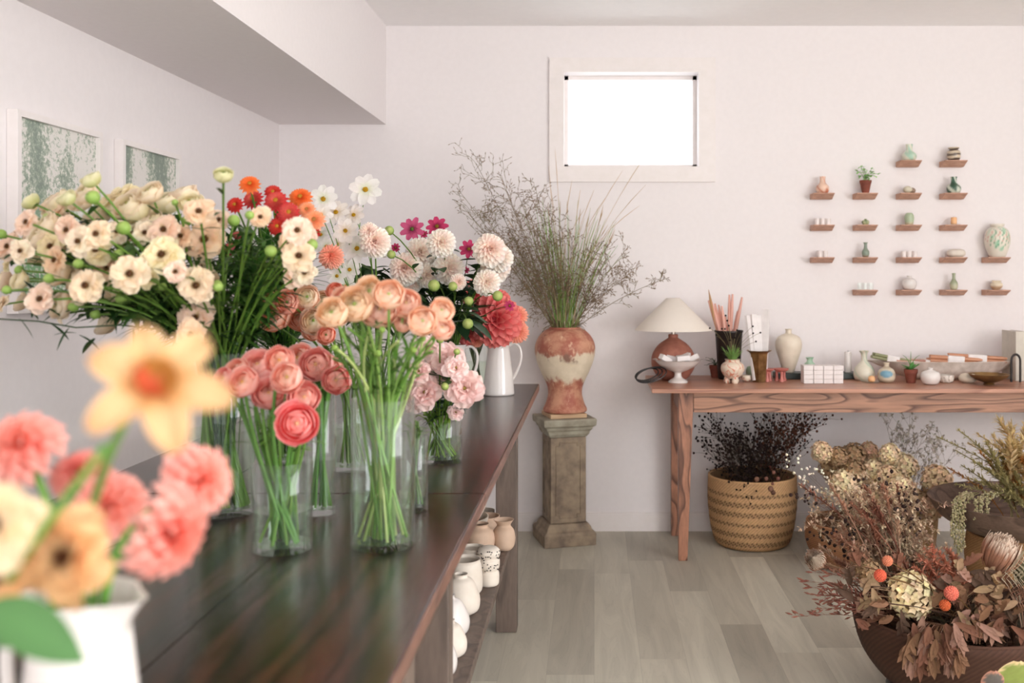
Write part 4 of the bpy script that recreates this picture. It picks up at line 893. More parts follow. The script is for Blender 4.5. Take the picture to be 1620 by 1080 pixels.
# ------------------------------------------------------------------ wall shelves and the pots on them
def pot(name, loc, prof, m, label, cat='vase', wall=.003, cf=None, n=28, rf=None, sx=1, sy=1, smoothn=4, group=None, rz=0):
    b = MB((1, 1, 1) if cf else None).lathe(vessel(prof, wall, smoothn), n, cf=cf, rf=rf, sx=sx, sy=sy)
    o = b.build(name, m, None, loc); o.rotation_euler = (0, 0, rz); return tag(o, label, cat, group)
cols = [1281.3, 1348.6, 1417, 1485.5, 1552.4]; rows = [252.6, 304.5, 355, 406.6, 458.5]
spots = [(2, 0), (3, 0), (0, 1), (1, 1), (2, 1), (3, 1), (0, 2), (1, 2), (2, 2), (3, 2), (0, 3), (1, 3), (2, 3), (3, 3), (4, 3), (1, 4), (2, 4), (3, 4), (4, 4)]
held = {(2, 0): 'holding the tall pale green bottle vase', (3, 0): 'holding the brown banded jar', (0, 1): 'holding the pink swirled bottle', (1, 1): 'holding the potted green plant', (2, 1): 'holding two grey pebble forms', (3, 1): 'holding the green swirled bottle', (0, 2): 'holding three frosted votives, below the pink bottle',
        (1, 2): 'holding the small green ball vase', (2, 2): 'holding the plain sage vase', (3, 2): 'holding the peach candle', (0, 3): 'holding glass votives, lowest in the leftmost column', (1, 3): 'holding the slim grey green bottle', (2, 3): 'holding clear votives, left of the flat white pebble vase', (3, 3): 'holding the wide white pebble vase',
        (4, 3): 'holding the big painted jar', (1, 4): 'holding glass votives in the bottom row', (2, 4): 'holding the round white bud vase', (3, 4): 'holding the slim sage bottle', (4, 4): 'holding the small cream pot at the bottom right'}
SY = WY-.052; sh = {}
pz = lambda y: EYE-(y-PY)*4.93/F
for (c, r) in spots:
    x0 = (cols[c]-PX)*WY/F; wd = .104 if c < 3 else .112; z = pz(rows[r]); th = .028
    b = MB(); X0, X1 = -wd/2, wd/2; f0, f1, yb = -.09, -.035, 0
    b.hexa([(X0, f1, -th), (X1, f1, -th), (X1, yb, -th), (X0, yb, -th)], [(X0, f0, -.004), (X1, f0, -.004), (X1, yb, -.004), (X0, yb, -.004)])
    b.box((X0, f0, -.0045), (X1, yb, 0))
    o = b.build('wall_shelf', M_walnut, None, (x0+wd/2, WY-.0005, z), smooth=False, bev=.0008)
    tag(o, 'little wedge shaped walnut shelf '+held[(c, r)], 'shelf', 'small walnut wall shelves'); sh[(c, r)] = Vector((x0+wd/2, SY, z+.0004))
def sp(c, r, dx=0, dy=0): return sh[(c, r)]+Vector((dx, dy, 0))
def two(c1, c2, k=9, t=.1):
    ph = R(0, 6)
    return lambda a, z, i: mix(c1, c2, (math.sin(a*2+z*k*14+ph+1.5*math.sin(a*3+z*60))-t)*2.2)
bot = lambda r, h, nr, lip=1.1: [(r*.6, 0), (r*.85, h*.06), (r, h*.25), (r*.92, h*.42), (r*.5, h*.6), (nr, h*.72), (nr, h*.9), (nr*lip, h)]
rnd = lambda r, h, nr: [(r*.5, 0), (r*.8, h*.1), (r, h*.42), (r*.85, h*.7), (nr*1.1, h*.86), (nr, h*.92), (nr*1.15, h)]
pale = rgb(216, 216, 198)
pot('bud_vase', sp(2, 0), bot(.036, .082, .016), M_col, 'pale green mottled bottle vase on the top left shelf', cf=two(pale, rgb(168, 200, 178), 5, .5))
pot('banded_jar', sp(3, 0), [(.02, 0), (.03, .01), (.033, .03), (.031, .045), (.022, .053), (.02, .056), (.027, .062), (.027, .066)], M_col, 'small jar with brown and cream bands on the top right shelf', 'jar', cf=lambda a, z, i: mix(rgb(206, 190, 166), rgb(92, 76, 66), 3*math.sin(z*260+.5*math.sin(a*2))))
pot('bud_vase', sp(0, 1), bot(.033, .083, .014), M_col, 'pink and rust swirled bottle vase on a left shelf', cf=two(rgb(232, 196, 174), rgb(196, 120, 92), 7, .4))
# potted plant
t = thing('potted_fern', sp(1, 1), 'small terracotta pot with a bright green plant on a wall shelf', 'plant')
MB().lathe(vessel([(.017, 0), (.027, .05), (.029, .051), (.03, .064)], .003, 1), 24).build('pot', M_terrad, t)
MB().lathe([(0, .057), (.0255, .057)], 16).build('soil', M_soil, t)
b = MB(GREEN)
for i in range(16):
    a = R(0, 6.28); q = bezier(Vector((0, 0, .057)), Vector((math.cos(a)*.01, math.sin(a)*.01, .1)), Vector((math.cos(a)*R(.02, .07), math.sin(a)*R(.01, .03), R(.06, .14))), 4); b.tube(q, .0008, 4, GREEN)
    for k in range(4): b.leaf(q[-1-(k % 2)], (R(-1, 1), R(-1, 1), R(-.4, .5)), .018, .007, vary(rgb(140, 198, 104), .15), .2, 3)
b.build('foliage', M_leaf, t, sharp=False)
for dx, s_, l in ((-.012, 1, 'pale grey pebble form on a shelf, left of its twin'), (.018, .85, 'brown striped pebble form behind the pale one')):
    tag(MB((1, 1, 1)).ball((0, 0, 0), .022*s_, (vary(rgb(206, 198, 178)) if dx < 0 else rgb(150, 128, 110)), 20, 12, .8).build('pebble_form', M_col, None, sp(2, 1, dx, .016 if dx > 0 else -.012)+Vector((0, 0, .0176*s_))), l, 'ornament', 'pebble forms')
pot('bud_vase', sp(3, 1), bot(.035, .082, .014, 1.2), M_col, 'dark green swirled bottle vase on the shelf below the banded jar', cf=two(rgb(206, 212, 196), rgb(58, 92, 72), 6, .1))
def votives(c, r, n, m, labs, hh=.032):
    for i in range(n):
        tag(MB().lathe(vessel([(.012, 0), (.0125, hh*.5), (.013, hh)], .0022, 1), 20).build('votive', m, None, sp(c, r, (i-(n-1)/2)*.0275, 0)), labs[i], 'votive')
M_frost = mat('frosted_glass', rgb(238, 230, 226), rgb(226, 216, 212), .3, 40)
L3 = lambda w_: ['left glass votive '+w_, 'middle glass votive '+w_, 'right glass votive '+w_]
votives(0, 2, 3, M_frost, L3('on the shelf below the pink bottle'))
votives(0, 3, 2, M_frost, ['left glass votive on the lowest shelf of the leftmost column', 'right glass votive on the lowest shelf of the leftmost column'])
votives(2, 3, 3, M_frost, L3('on the shelf left of the white pebble vase'), .03)
votives(1, 4, 3, M_glass, L3('at the start of the bottom row'), .034)
pot('ball_vase', sp(1, 2), rnd(.0185, .03, .006), M_col, 'small green speckled ball vase on the shelf under the plant', cf=two(rgb(176, 180, 140), rgb(128, 142, 104), 6))
pot('sage_vase', sp(2, 2), [(.016, 0), (.02, .006), (.024, .03), (.022, .048), (.015, .058), (.013, .06)], M_col, 'plain sage green upright vase on a middle shelf', cf=lambda a, z, i: mix(rgb(196, 188, 160), rgb(174, 188, 158), (z-.008)*150))
t = thing('candle', sp(3, 2), 'short peach pillar candle on a middle shelf', 'candle'); MB().lathe([(0, 0), (.014, 0), (.0148, .003), (.0148, .03), (.013, .035), (0, .034)], 20).build('wax', M_peach, t); MB().tube([(0, 0, .034), (0, 0, .04)], .0006, 5).build('wick', M_black, t)
tag(MB().lathe([(0, 0), (.03, 0), (.032, .002), (0, .003)], 24).build('glass_dish', M_glass, None, sp(3, 2, .0, 0)), 'clear glass dish under the peach candle on the shelf', 'dish').location.z += 0
t.location.z += .0032
pot('slim_bottle', sp(1, 3), bot(.0185, .074, .008, 1.5), M_col, 'slim grey green bottle on a shelf in the second column', cf=lambda a, z, i: mix(rgb(150, 128, 108), rgb(132, 146, 130), (z-.004)*180))
pot('pebble_vase', sp(3, 3, .012, 0), [(.03, 0), (.043, .01), (.046, .022), (.04, .034), (.025, .04), (.008, .041)], M_matte, 'wide flattened white pebble vase on a shelf', sy=.8)
def jarc(a, z, i):
    g = math.sin(a*4+z*50)+math.sin(a*9-z*90)*.7; c = rgb(228, 220, 206)
    f = math.exp(-((a-4.55)/.75)**2)
    v1 = abs(math.sin(a*5+6*math.sin(z*38)+z*30)); c = mix(c, rgb(150, 200, 166), .5*max(0, g)*(.3+f)) if .03 < z < .15 else c
    if .04 < z < .14 and v1 < .3 and f > .25: c = mix(c, rgb(64, 150, 104), .75)
    if .08 < z < .13 and v1 > .97: c = mix(c, rgb(200, 120, 96), .6)
    return c
pot('painted_jar', sp(4, 3, .004, 0), [(.032, 0), (.04, .006), (.056, .05), (.062, .09), (.056, .125), (.04, .146), (.028, .15), (.03, .156), (.034, .158), (.034, .166)], M_col, 'big cream jar painted with green leaves on the right shelf', 'jar', cf=jarc, n=96)
pot('round_bud_vase', sp(2, 4), rnd(.036, .07, .011), M_white, 'round white bud vase on a bottom row shelf')
pot('slim_bottle', sp(3, 4), bot(.02, .083, .008, 1.25), M_col, 'slim sage bottle with a long neck on a bottom row shelf', cf=lambda a, z, i: mix(rgb(190, 188, 160), rgb(158, 166, 138), (z-.02)*60))
pot('small_pot', sp(4, 4), [(.016, 0), (.026, .012), (.03, .022), (.026, .034), (.02, .038), (.021, .042), (.024, .046)], M_col, 'small cream and tan pot on the lowest right shelf', 'pot', cf=lambda a, z, i: mix(rgb(190, 158, 128), rgb(222, 208, 184), (z-.012)*80))

# ------------------------------------------------------------------ things on the side table
def tb(x, y=None, Y=None): 
    return onp(x, y, RTZ)+Vector((0, 0, .0006)) if Y is None else Vector(((x-PX)*Y/F, Y, RTZ+.0006))
p = tb(1065, Y=4.80); t = thing('table_lamp', p, 'table lamp with a wide cream cone shade and round terracotta base', 'lamp')
MB().lathe([(0, 0)]+smooth_prof([(.05, 0), (.075, .015), (.1, .055), (.106, .09), (.098, .13), (.07, .17), (.035, .195), (.024, .203), (.024, .216), (.02, .22)], 4)+[(0, .22)], 48).build('lamp_base', M_terra, t)
MB().lathe([(.006, .22), (.006, .265)], 12).lathe([(.011, .22), (.011, .235), (.004, .238)], 12).build('stem', M_steel, t)
b = MB(rgb(238, 226, 212)); b.lathe([(.186, .24), (.034, .393), (.033, .393), (.185, .2405)], 64, c=rgb(248, 240, 230)); b.build('lamp_shade', M_shade, t)
MB().tube([(.034, 0, .39), (-.034, 0, .39)], .0015, 5).tube([(0, .034, .39), (0, -.034, .39)], .0015, 5).tube([(0, 0, .25), (0, 0, .391)], .003, 6).build('shade_frame', M_steel, t)
b = MB()
for k in range(3):
    b.tube([((.07-.008*k)*math.cos(a)-.01*k, .012*k-.02+.03*math.sin(a), .04+(.034-.004*k)*math.sin(a+.5)) for a in [2*PI*i/24 for i in range(25)]], .0034, 6)
tag(b.build('cable_coil', M_black, None, tb(1030, Y=4.66)), 'coiled black cable on the table left of the lamp', 'cable')
# compote with wrapped boxes
p = tb(1072.5, 605); t = pot('compote_bowl', p, [(.045, 0), (.046, .006), (.036, .014), (.02, .024), (.0165, .038), (.02, .048), (.05, .06), (.085, .08), (.104, .1), (.11, .106), (.12, .109)], M_white, 'white footed compote bowl holding small wrapped boxes', 'bowl', n=64)
for i, (dx, dy, dz, rz, tl, l) in enumerate(((-.06, -.02, .112, .6, .5, 'leftmost'), (-.02, .03, .112, -.3, .2, 'second'), (.022, -.02, .117, .1, .1, 'middle'), (.035, .03, .118, .9, .3, 'fourth'), (.066, -.01, .113, -.5, .5, 'rightmost'))):
    o = MB().box((-.03, -.016, -.012), (.03, .016, .012)).build('wrapped_box', M_paper, None, p+Vector((dx, dy, dz)), smooth=False, bev=.0015); o.rotation_euler = (.1, tl if dx < 0 else -tl, rz)
    tag(o, {'leftmost': 'leftmost of the', 'second': 'second from the left of the', 'middle': 'middle one of the', 'fourth': 'fourth from the left of the', 'rightmost': 'rightmost of the'}[l]+' white wrapped boxes piled in the compote', 'box', 'wrapped boxes in the compote')
tag(MB().lathe([(0, .058), (.045, .062), (.085, .086), (.1, .101), (0, .103)], 32).build('paper_shreds', M_paper, None, p), 'white paper filling under the boxes in the compote', 'filling')
# candle bucket
p = tb(1153, Y=4.84); KB = p
pot('candle_bucket', p, [(.05, 0), (.052, .004), (.066, .225), (.07, .228), (.07, .236)], M_blackm, 'dark metal bucket of pink taper candles', 'bucket', smoothn=1, n=40)
fl = []
for i, (x, y) in enumerate(((1121, 475), (1126, 478), (1131, 480), (1137, 482), (1142, 484), (1154, 466), (1159, 465), (1174, 470), (1147, 500), (1167, 492))):
    top = at(x, y, 4.82+R(-.03, .03)); a = (x-1153)/26; bp = KB+Vector((-a*.015, R(-.02, .02), .008)); d = top-bp
    t = thing('taper_candle', bp, None, 'candle'); n = 6
    MB().tube([d*(k/n) for k in range(n+1)], [.0105, .0105, .0102, .0096, .0088, .008, .0045], 10).build('wax', M_pinkcan, t); MB().tube([d, d*1.02], .0007, 4).build('wick', M_paper, t); t['_px'] = x; t['_py'] = y; fl.append(t)
label_all(fl, 'pink taper candles', 'in the dark bucket', 'pink taper candles')
P0 = KB+Vector((-.02, 0, .01)); P2 = at(1121, 458, 4.8); o = MB(TB).tube([(P2-P0)*(k/8) for k in range(9)], [.0015]*6+[.006, .007, .001], 6, rgb(190, 150, 110)).build('wheat_ear', M_dry, None, P0); tag(o, 'tan dried ear standing among the pink taper candles', 'dried grass')
# small plant pots
def plant_pot(px, py, r, h, m, label, name='potted_plant'):
    p = tb(px, py); t = thing(name, p, label, 'plant')
    MB().lathe(vessel([(r*.66, 0), (r*.92, h*.7), (r, h*.72), (r*1.04, h)], .003, 1), 28).build('pot', m, t)
    MB().lathe([(0, h*.9), (r*.96, h*.9)], 20).build('soil', M_soil, t); return t, h*.9
t, z = plant_pot(1131.5, 597, .029, .06, M_terrad, 'small terracotta pot of dark leaved plant between lamp and swirled pot')
b = MB(DKG)
for i in range(26):
    a = R(0, 6.28); q = bezier(Vector((0, 0, z)), Vector((math.cos(a)*.01, math.sin(a)*.01, z+.03)), Vector((math.cos(a)*R(.01, .05), math.sin(a)*R(.01, .04), z+R(.005, .045))), 3); b.tube(q, .0009, 4, DKG); b.leaf(q[-1], (math.cos(a), math.sin(a), .2), .018, .006, vary(rgb(74, 78, 62), .2), .3, 3)
b.build('foliage', M_leaf, t, sharp=False)
# swirled pot on feet with grassy plant
p = tb(1159, 606); t = thing('footed_pot', p, 'round cream pot with orange swirls on stubby feet, planted with tufted grass', 'plant')
M_sw = ceramic_swirl('cream_orange_swirl', rgb(228, 212, 192), rgb(206, 108, 72), 14, .3, .5, .54, 2.5)
MB().lathe([(0, .022)]+smooth_prof([(.025, .022), (.044, .04), (.055, .066), (.05, .088), (.035, .1), (.034, .108), (.037, .112)], 4)+[(.033, .112), (.031, .104), (0, .1)], 40).build('pot', M_sw, t)
for k in range(3): a = k*2*PI/3-PI/2+.3; MB().lathe(smooth_prof([(.012, 0), (.015, .008), (.014, .02), (.01, .034)], 3), 14, (math.cos(a)*.026, math.sin(a)*.026, 0)).lathe([(0, 0), (.012, 0)], 14, (math.cos(a)*.026, math.sin(a)*.026, 0)).build('foot', M_sw, t)
b = MB(GREEN); s = MB(rgb(34, 30, 28))
for i in range(70):
    a = R(0, 6.28); b.leaf((math.cos(a)*.012, math.sin(a)*.012, .1), (math.cos(a)*.6, math.sin(a)*.6, 1.2), R(.06, .11), .0035, vary(rgb(118, 156, 84), .2), R(.1, .5), 4)
for x, y in ((1123, 519), (1148, 499), (1150.5, 507), (1153, 515), (1158, 534), (1147, 520), (1173, 525), (1191, 516), (1191.5, 527), (1203, 526), (1196, 540), (1162, 534), (1155, 538), (1142, 520), (1133, 530), (1166, 522)):
    e = at(x, y, 4.5+R(-.04, .04))-p; q = bezier(Vector((0, 0, .1)), Vector((e.x*.3, e.y*.3, .1+(e.z-.1)*.7)), e, 6); b.tube(q, .0008, 4, rgb(150, 140, 100)); s.ball(e, .0045, rgb(38, 32, 30), 8, 5)
b.build('grass_tuft', M_leaf, t, sharp=False); s.build('seed_heads', M_dry, t)['kind'] = 'stuff'
pot('tiny_bowl', tb(1181, 603), [(.012, 0), (.022, .006), (.026, .018), (.022, .028), (.018, .03)], M_sw, 'tiny swirled bowl tucked right of the footed pot', 'bowl')
pot('green_cup', tb(1189, 597), [(.016, 0), (.024, .01), (.028, .03), (.025, .046), (.021, .054)], M_col, 'small pale green cup left of the brass planter', 'cup', cf=lambda a, z, i: rgb(172, 190, 158))
# brass planter
p = tb(1201, Y=4.72); b = MB(); n = 6
pot('brass_planter', p, [(.034, 0), (.036, .004), (.044, .13), (.05, .14), (.068, .148)], M_brass, 'faceted aged brass planter holding white paper boxes', 'planter', smoothn=1, n=6, rz=.3)
fl = []
for i, (x, y, tilt) in enumerate(((1182, 499, -.25), (1192, 497, -.1), (1199, 499, -.04), (1212, 489, .12))):
    top = at(x, y, 4.74+.012*i); bt = p+Vector(((i-1.5)*.014, .01*(i-1.5), .008)); d = top-bt; L = d.length
    o = MB().box((-.018 if i == 3 else -.013, -.007, 0), (.018 if i == 3 else .013, .007, L)).build('taper_box', M_paper, None, bt, smooth=False, bev=.001); o.rotation_mode = 'QUATERNION'; o.rotation_quaternion = d.to_track_quat('Z', 'Y'); o['_px'] = x; o['_py'] = y; tag(o, None, 'box'); fl.append(o)
label_all(fl, 'tall white paper boxes', 'in the brass planter', 'tall white paper boxes')
# pink footed dishes
for px, l in ((1212.5, 'pink dish on tall slender legs, left of its twin'), (1235.5, 'pink dish on tall slender legs, right of its twin')):
    p = tb(px, 603); t = thing('pink_footed_dish', p, l, 'candle holder', 'pink footed dishes')
    MB().lathe([(0, .044)]+smooth_prof([(.012, .044), (.028, .05), (.036, .056), (.038, .061)], 3)+[(.034, .061), (.02, .055), (0, .053)], 32).build('dish', M_rose, t)
    for k in range(3): a = k*2*PI/3+.5; c0 = (math.cos(a)*.02, math.sin(a)*.02, 0); MB().lathe([(0, 0)]+smooth_prof([(.012, 0), (.0115, .005), (.0075, .016), (.0065, .032), (.008, .047)], 3)+[(0, .05)], 14, c0).build('leg', M_rose, t)
# dark green tray, cream vase
p = tb(1290, Y=4.87); tag(MB().box((-.2, -.055, 0), (.2, .055, .03)).build('stone_tray', M_slate, None, p, smooth=False, bev=.003), 'long dark green slab tray behind the white boxes', 'tray')
v = Vector(((1247.5-PX)*4.86/F, 4.86, RTZ+.031)); pot('cream_vase', v, [(.026, 0), (.03, .01), (.046, .06), (.062, .11), (.064, .145), (.052, .172), (.026, .185), (.016, .19), (.015, .205), (.019, .211)], M_creamc, 'tall cream shouldered vase on the dark tray', n=48)
v = Vector(((1281-PX)*4.84/F, 4.84, RTZ+.031)); pot('green_bottle', v, [(.024, 0), (.03, .01), (.032, .03), (.022, .046), (.014, .054), (.014, .064), (.02, .074)], M_col, 'small mint green bottle behind the stacked white boxes', cf=two(rgb(176, 206, 182), rgb(140, 186, 154), 5))
p = Vector(((1341.5-PX)*4.86/F, 4.86, RTZ+.031)); t = thing('candle', p, 'white pillar candle behind the mottled bottle vase', 'candle'); MB().lathe([(0, 0), (.0165, 0), (.017, .002), (.017, .098), (.015, .1), (0, .099)], 24).build('wax', M_white, t); MB().tube([(0, 0, .099), (0, 0, .107)], .0007, 4).build('wick', M_black, t)
# stacked small boxes
x0 = onp(1279, 607, RTZ); bw = .0465
proto = MB().box((-bw/2+.0012, -.035, .0004), (bw/2-.0012, .035, .0206)).mesh('white_box', M_paper, False)
cn = ['first', 'second', 'third', 'fourth']; rn = ['bottom', 'second', 'third', 'top']
for k in range(4):
    for r in range(4):
        o = inst('white_box', proto, None, (x0.x+bw*(k+.02), x0.y+.036, RTZ+.0006+r*.0209)); m_ = o.modifiers.new('bevel', 'BEVEL'); m_.width = .0012; m_.segments = 2
        tag(o, '%s little white box in the %s stack from the left' % ({'bottom': 'lowest', 'second': 'second lowest', 'third': 'second highest', 'top': 'topmost'}[rn[r]], cn[k]), 'box', 'stacked little white boxes')
# bottles and bowls
pot('mottled_bottle', tb(1367, 601.5), [(.034, 0), (.046, .01), (.05, .034), (.042, .062), (.022, .085), (.014, .1), (.015, .125), (.024, .142)], M_col, 'mottled cream and sea green bottle vase right of the stacked boxes', cf=two(rgb(218, 212, 194), rgb(176, 192, 172), 4, .5), n=48)
def bl(a, z, i):
    d = ((a-4.4)/.9)**2+((z-.042)/.018)**2; return mix(rgb(214, 202, 180), rgb(112, 156, 176), 3-3*d) if d < 1 else mix(rgb(214, 202, 180), rgb(186, 170, 146), math.sin(z*200))
pot('blue_patch_bottle', tb(1402.5, 604.5), [(.024, 0), (.036, .01), (.041, .034), (.034, .058), (.014, .072), (.011, .08), (.015, .092)], M_col, 'small cream bottle with a blue patch left of the aloe', cf=bl, n=64)
p = tb(1378, 605); tag(MB().lathe([(0, 0), (.04, 0), (.05, .008), (.049, .0085), (.039, .002), (0, .002)], 40).build('glass_dish', M_glass, None, p), 'clear glass dish under the little peach ball candle', 'dish')
tag(MB().lathe([(0, .0)]+smooth_prof([(.008, 0), (.015, .006), (.0165, .016), (.012, .027), (0, .031)], 3), 20).build('ball_candle', M_peach, None, p+Vector((0, -.01, .0025))), 'little peach ball candle in front of the mottled bottle', 'candle')
t, z = plant_pot(1441, 605.5, .031, .064, M_terrad, 'small terracotta pot with a spiky green aloe', 'potted_aloe')
b = MB(GREEN)
for i in range(12): a = i*GA; b.leaf((0, 0, z), (math.cos(a), math.sin(a)*.7, R(.4, 1.2)), R(.04, .06), .009, vary(rgb(96, 158, 84), .15), .1, 5, .5)
for dx in (-.04, .0, .042): b.tube(bezier(Vector((0, 0, z)), Vector((0, 0, z+.05)), Vector((dx, 0, z+.09-abs(dx)*.4)), 5), [.003, .003, .0025, .002, .0015, .0005], 5, rgb(110, 150, 84))
b.build('leaves', M_leaf, t, sharp=False)
pot('round_bud_vase', tb(1472, 608), rnd(.0455, .078, .011), M_white, 'round white bud vase on the table in front of the long bowl', n=40)
pot('marbled_bowl', tb(1497, 605), [(.022, 0), (.031, .006), (.035, .022), (.034, .036)], ceramic_swirl('grey_marbling', rgb(224, 216, 206), rgb(160, 146, 132), 12), 'little marbled bowl between the white bud vase and cream stone', 'bowl')
tag(MB().lathe([(0, 0)]+smooth_prof([(.022, 0), (.036, .01), (.038, .026), (.026, .04), (0, .045)], 4), 32, sx=1.1).build('stone_form', M_creamc, None, tb(1531, 605)), 'smooth cream stone form left of the bronze bowl', 'ornament')
pot('bronze_bowl', tb(1564.5, 608), [(.024, 0), (.026, .003), (.022, .008), (.05, .018), (.078, .034), (.09, .048)], M_bronze, 'shallow dark bronze bowl on the front right of the table', 'bowl', n=48, wall=.002)
# long dough bowl with bundles
p = tb(1498, Y=4.85); OB = p
b = MB()
prof = [(.0, 0), (.17, 0), (.23, .018), (.29, .05), (.335, .082), (.35, .088), (.345, .09), (.325, .084), (.28, .054), (.22, .024), (0, .012)]
b.lathe(prof, 64, sy=.31, rf=lambda a, z, k: 1+.03*math.sin(a*3)+.02*math.sin(a*7)+(.1 if abs(math.cos(a)) > .985 and z > .06 else 0))
tag(b.build('dough_bowl', mat('chalky_white_clay', rgb(222, 210, 200), rgb(196, 182, 170), .85, 24, .4), None, p), 'long chalky white trough shaped bowl holding candle bundles', 'bowl')
def bundle(px, py, L, n, m, rz, tilt, label, rr=.008):
    P = at(px, py, 4.83); t = thing('candle_bundle', P, label, 'candles', 'candle bundles in the long bowl', rz)
    t.rotation_euler = (0, tilt, rz)
    for k in range(n):
        yy = (k % 3-1)*rr*2.05; zz = (k//3)*rr*1.8; MB().tube([(-L/2+R(-.006, .006), yy, zz), (-L/4, yy, zz), (L/2-.02, yy, zz), (L/2, yy, zz)], [rr, rr, rr*.9, rr*.55], 10).build('candle', m, t)
    wz = rr*1.15; b = MB(); b.box((-L*.16, -rr*3.3, -wz), (L*.16, rr*3.3, rr*1.8*((n-1)//3)+wz)); b.build('paper_band', M_paper, t, smooth=False, bev=.004)
bundle(1410, 570, .2, 5, M_grcan, .12, .2, 'sage green candle bundle at the left end of the long bowl')
bundle(1448, 577, .2, 5, mat('dusty_pink_wax', rgb(206, 152, 132), None, .4), .1, .1, 'dusty pink candle bundle beside the sage bundle', .006)
bundle(1474, 574, .2, 5, mat('mauve_wax', rgb(190, 134, 116), None, .4), -.15, .04, 'thin mauve candle bundle in the middle of the long bowl', .005)
bundle(1510, 572, .25, 5, M_orcan, -.08, .06, 'rust orange candle bundle in front, right half of the long bowl', .01)
bundle(1545, 569, .27, 5, M_orcan, -.2, .05, 'rust orange candle bundle behind, nearest the right end of the bowl', .009)
# right edge: upright books, iron loop, green pot
for i, (px, wd, hh, c, l) in enumerate(((1603, .045, .235, rgb(214, 208, 196), 'tall cream book standing at the right end of the table'), (1622, .05, .225, rgb(112, 128, 132), 'slate blue book standing behind the green pot at the right edge'))):
    P = tb(px, Y=4.83); t = thing('book', P, l, 'book', 'books at the table end'); m_ = mat('book_cloth_%d' % i, c, None, .7)
    MB().box((-wd/2, -.08, 0), (-wd/2+.003, .08, hh)).box((wd/2-.003, -.08, 0), (wd/2, .08, hh)).box((-wd/2, -.083, 0), (wd/2, -.08, hh)).build('cover', m_, t, smooth=False)
    MB().box((-wd/2+.0035, -.079, .003), (wd/2-.0035, .077, hh-.003)).build('pages', M_paper, t, smooth=False)
tag(MB().tube([(-.021, 0, 0), (-.021, 0, .09)]+[(-.021*math.cos(a), 0, .1+.03*math.sin(a)) for a in [PI*i/10 for i in range(11)]]+[(.021, 0, .09), (.021, 0, 0)], .0055, 8).build('iron_loop', M_blackm, None, tb(1607, Y=4.7)), 'dark iron arch loop standing before the books', 'ornament')
pot('green_pot', tb(1622, 601), rnd(.042, .08, .02), M_col, 'pale green mottled pot cut off by the right frame edge', 'pot', cf=two(rgb(190, 204, 170), rgb(128, 150, 110), 7, .5))

# ------------------------------------------------------------------ pots on the low shelf of the dark table
def sf(x, y): return onp(x, y, SZ)+Vector((0, 0, .0006))
SH = 'pots on the low shelf'
pot('flared_pot', sf(797, 869), [(.024, 0), (.034, .012), (.039, .038), (.034, .064), (.024, .078), (.024, .086), (.034, .1)], M_beige, 'beige pot with a flared rim beside the far table leg', 'pot', group=SH)
pot('beige_pot', sf(759, 873), [(.03, 0), (.045, .014), (.05, .044), (.043, .07), (.028, .083), (.027, .09), (.03, .094)], M_beige, 'round beige pot with a short neck on the low shelf', 'pot', group=SH)
pot('tiered_vase', sf(773, 925), [(.026, 0), (.031, .008), (.031, .036), (.027, .043), (.032, .054), (.033, .072), (.029, .079), (.033, .088), (.034, .1), (.024, .111), (.0, .116)], M_matte, 'white tiered vase pierced with small holes on the low shelf', n=40, group=SH)
b = MB()
for i in range(46):
    z = R(.045, .106); a = R(3.3, 6.1); rr = .0335; b.ball((rr*math.cos(a), rr*math.sin(a), z), .002, None, 6, 4)
o = b.build('pierced_holes', M_black, bpy.data.objects['tiered_vase'])
for i, (px, py, rr, hh, m, l) in enumerate(((768, 842, .05, .06, M_beige, 'small beige bowl behind the round beige pot'), (766, 828, .038, .05, M_matte, 'off white bowl farthest back on the low shelf'))):
    pot('bowl', sf(px, py), [(rr*.5, 0), (rr*.9, hh*.4), (rr, hh*.8), (rr*1.02, hh)], m, l, 'bowl', group=SH)
q = sf(752, 856)
for i in range(3):
    pot('nesting_bowl', Vector((-.465, 3.44, SZ+.0006+.05*i)), [(.035, 0), (.065, .018), (.094-.006*i, .058), (.1-.006*i, .08)], M_matte, ['lowest', 'middle', 'topmost'][i]+' of the three nested white bowls on the low shelf', 'bowl', group=SH)
q = Vector((-.40, 2.82, SZ+.0006))
for i, (X, Y, r, h, nk, m, l) in enumerate(((-.366, 2.98, .048, .10, .8, M_matte, 'straight cream cup just behind the tiered vase, low shelf'), (-.372, 2.86, .052, .10, .85, M_matte, 'wide mouthed cream cup left of the tiered vase'), (-.362, 2.70, .052, .105, .36, M_matte, 'cream jar with a small mouth, third row on the low shelf'),
                                  (-.368, 2.54, .05, .10, .24, M_white, 'round white jar with a narrow mouth, midway along the low shelf'), (-.35, 2.40, .043, .085, .3, M_matte, 'small round cream vase close to the near leg'), (-.362, 2.28, .048, .105, .2, M_white, 'glossy white vase nearest the near leg'), (-.46, 2.98, .05, .13, .8, M_beige, 'beige beaker behind the cream cup'),
                                  (-.46, 3.12, .05, .16, .9, M_matte, 'tall cream tumbler left of the nested bowls'), (-.47, 2.7, .05, .12, .5, M_matte, 'cream jar at the back of the low shelf'))):
    pr = [(r*.7, 0), (r*.95, h*.1), (r, h*.4), (r*(.5+.5*nk), h*.8), (r*nk, h*.92), (r*nk*1.05, h)]
    pot('ceramic_pot', Vector((X, Y, SZ+.0006)), pr, m, l, 'pot', group=SH)

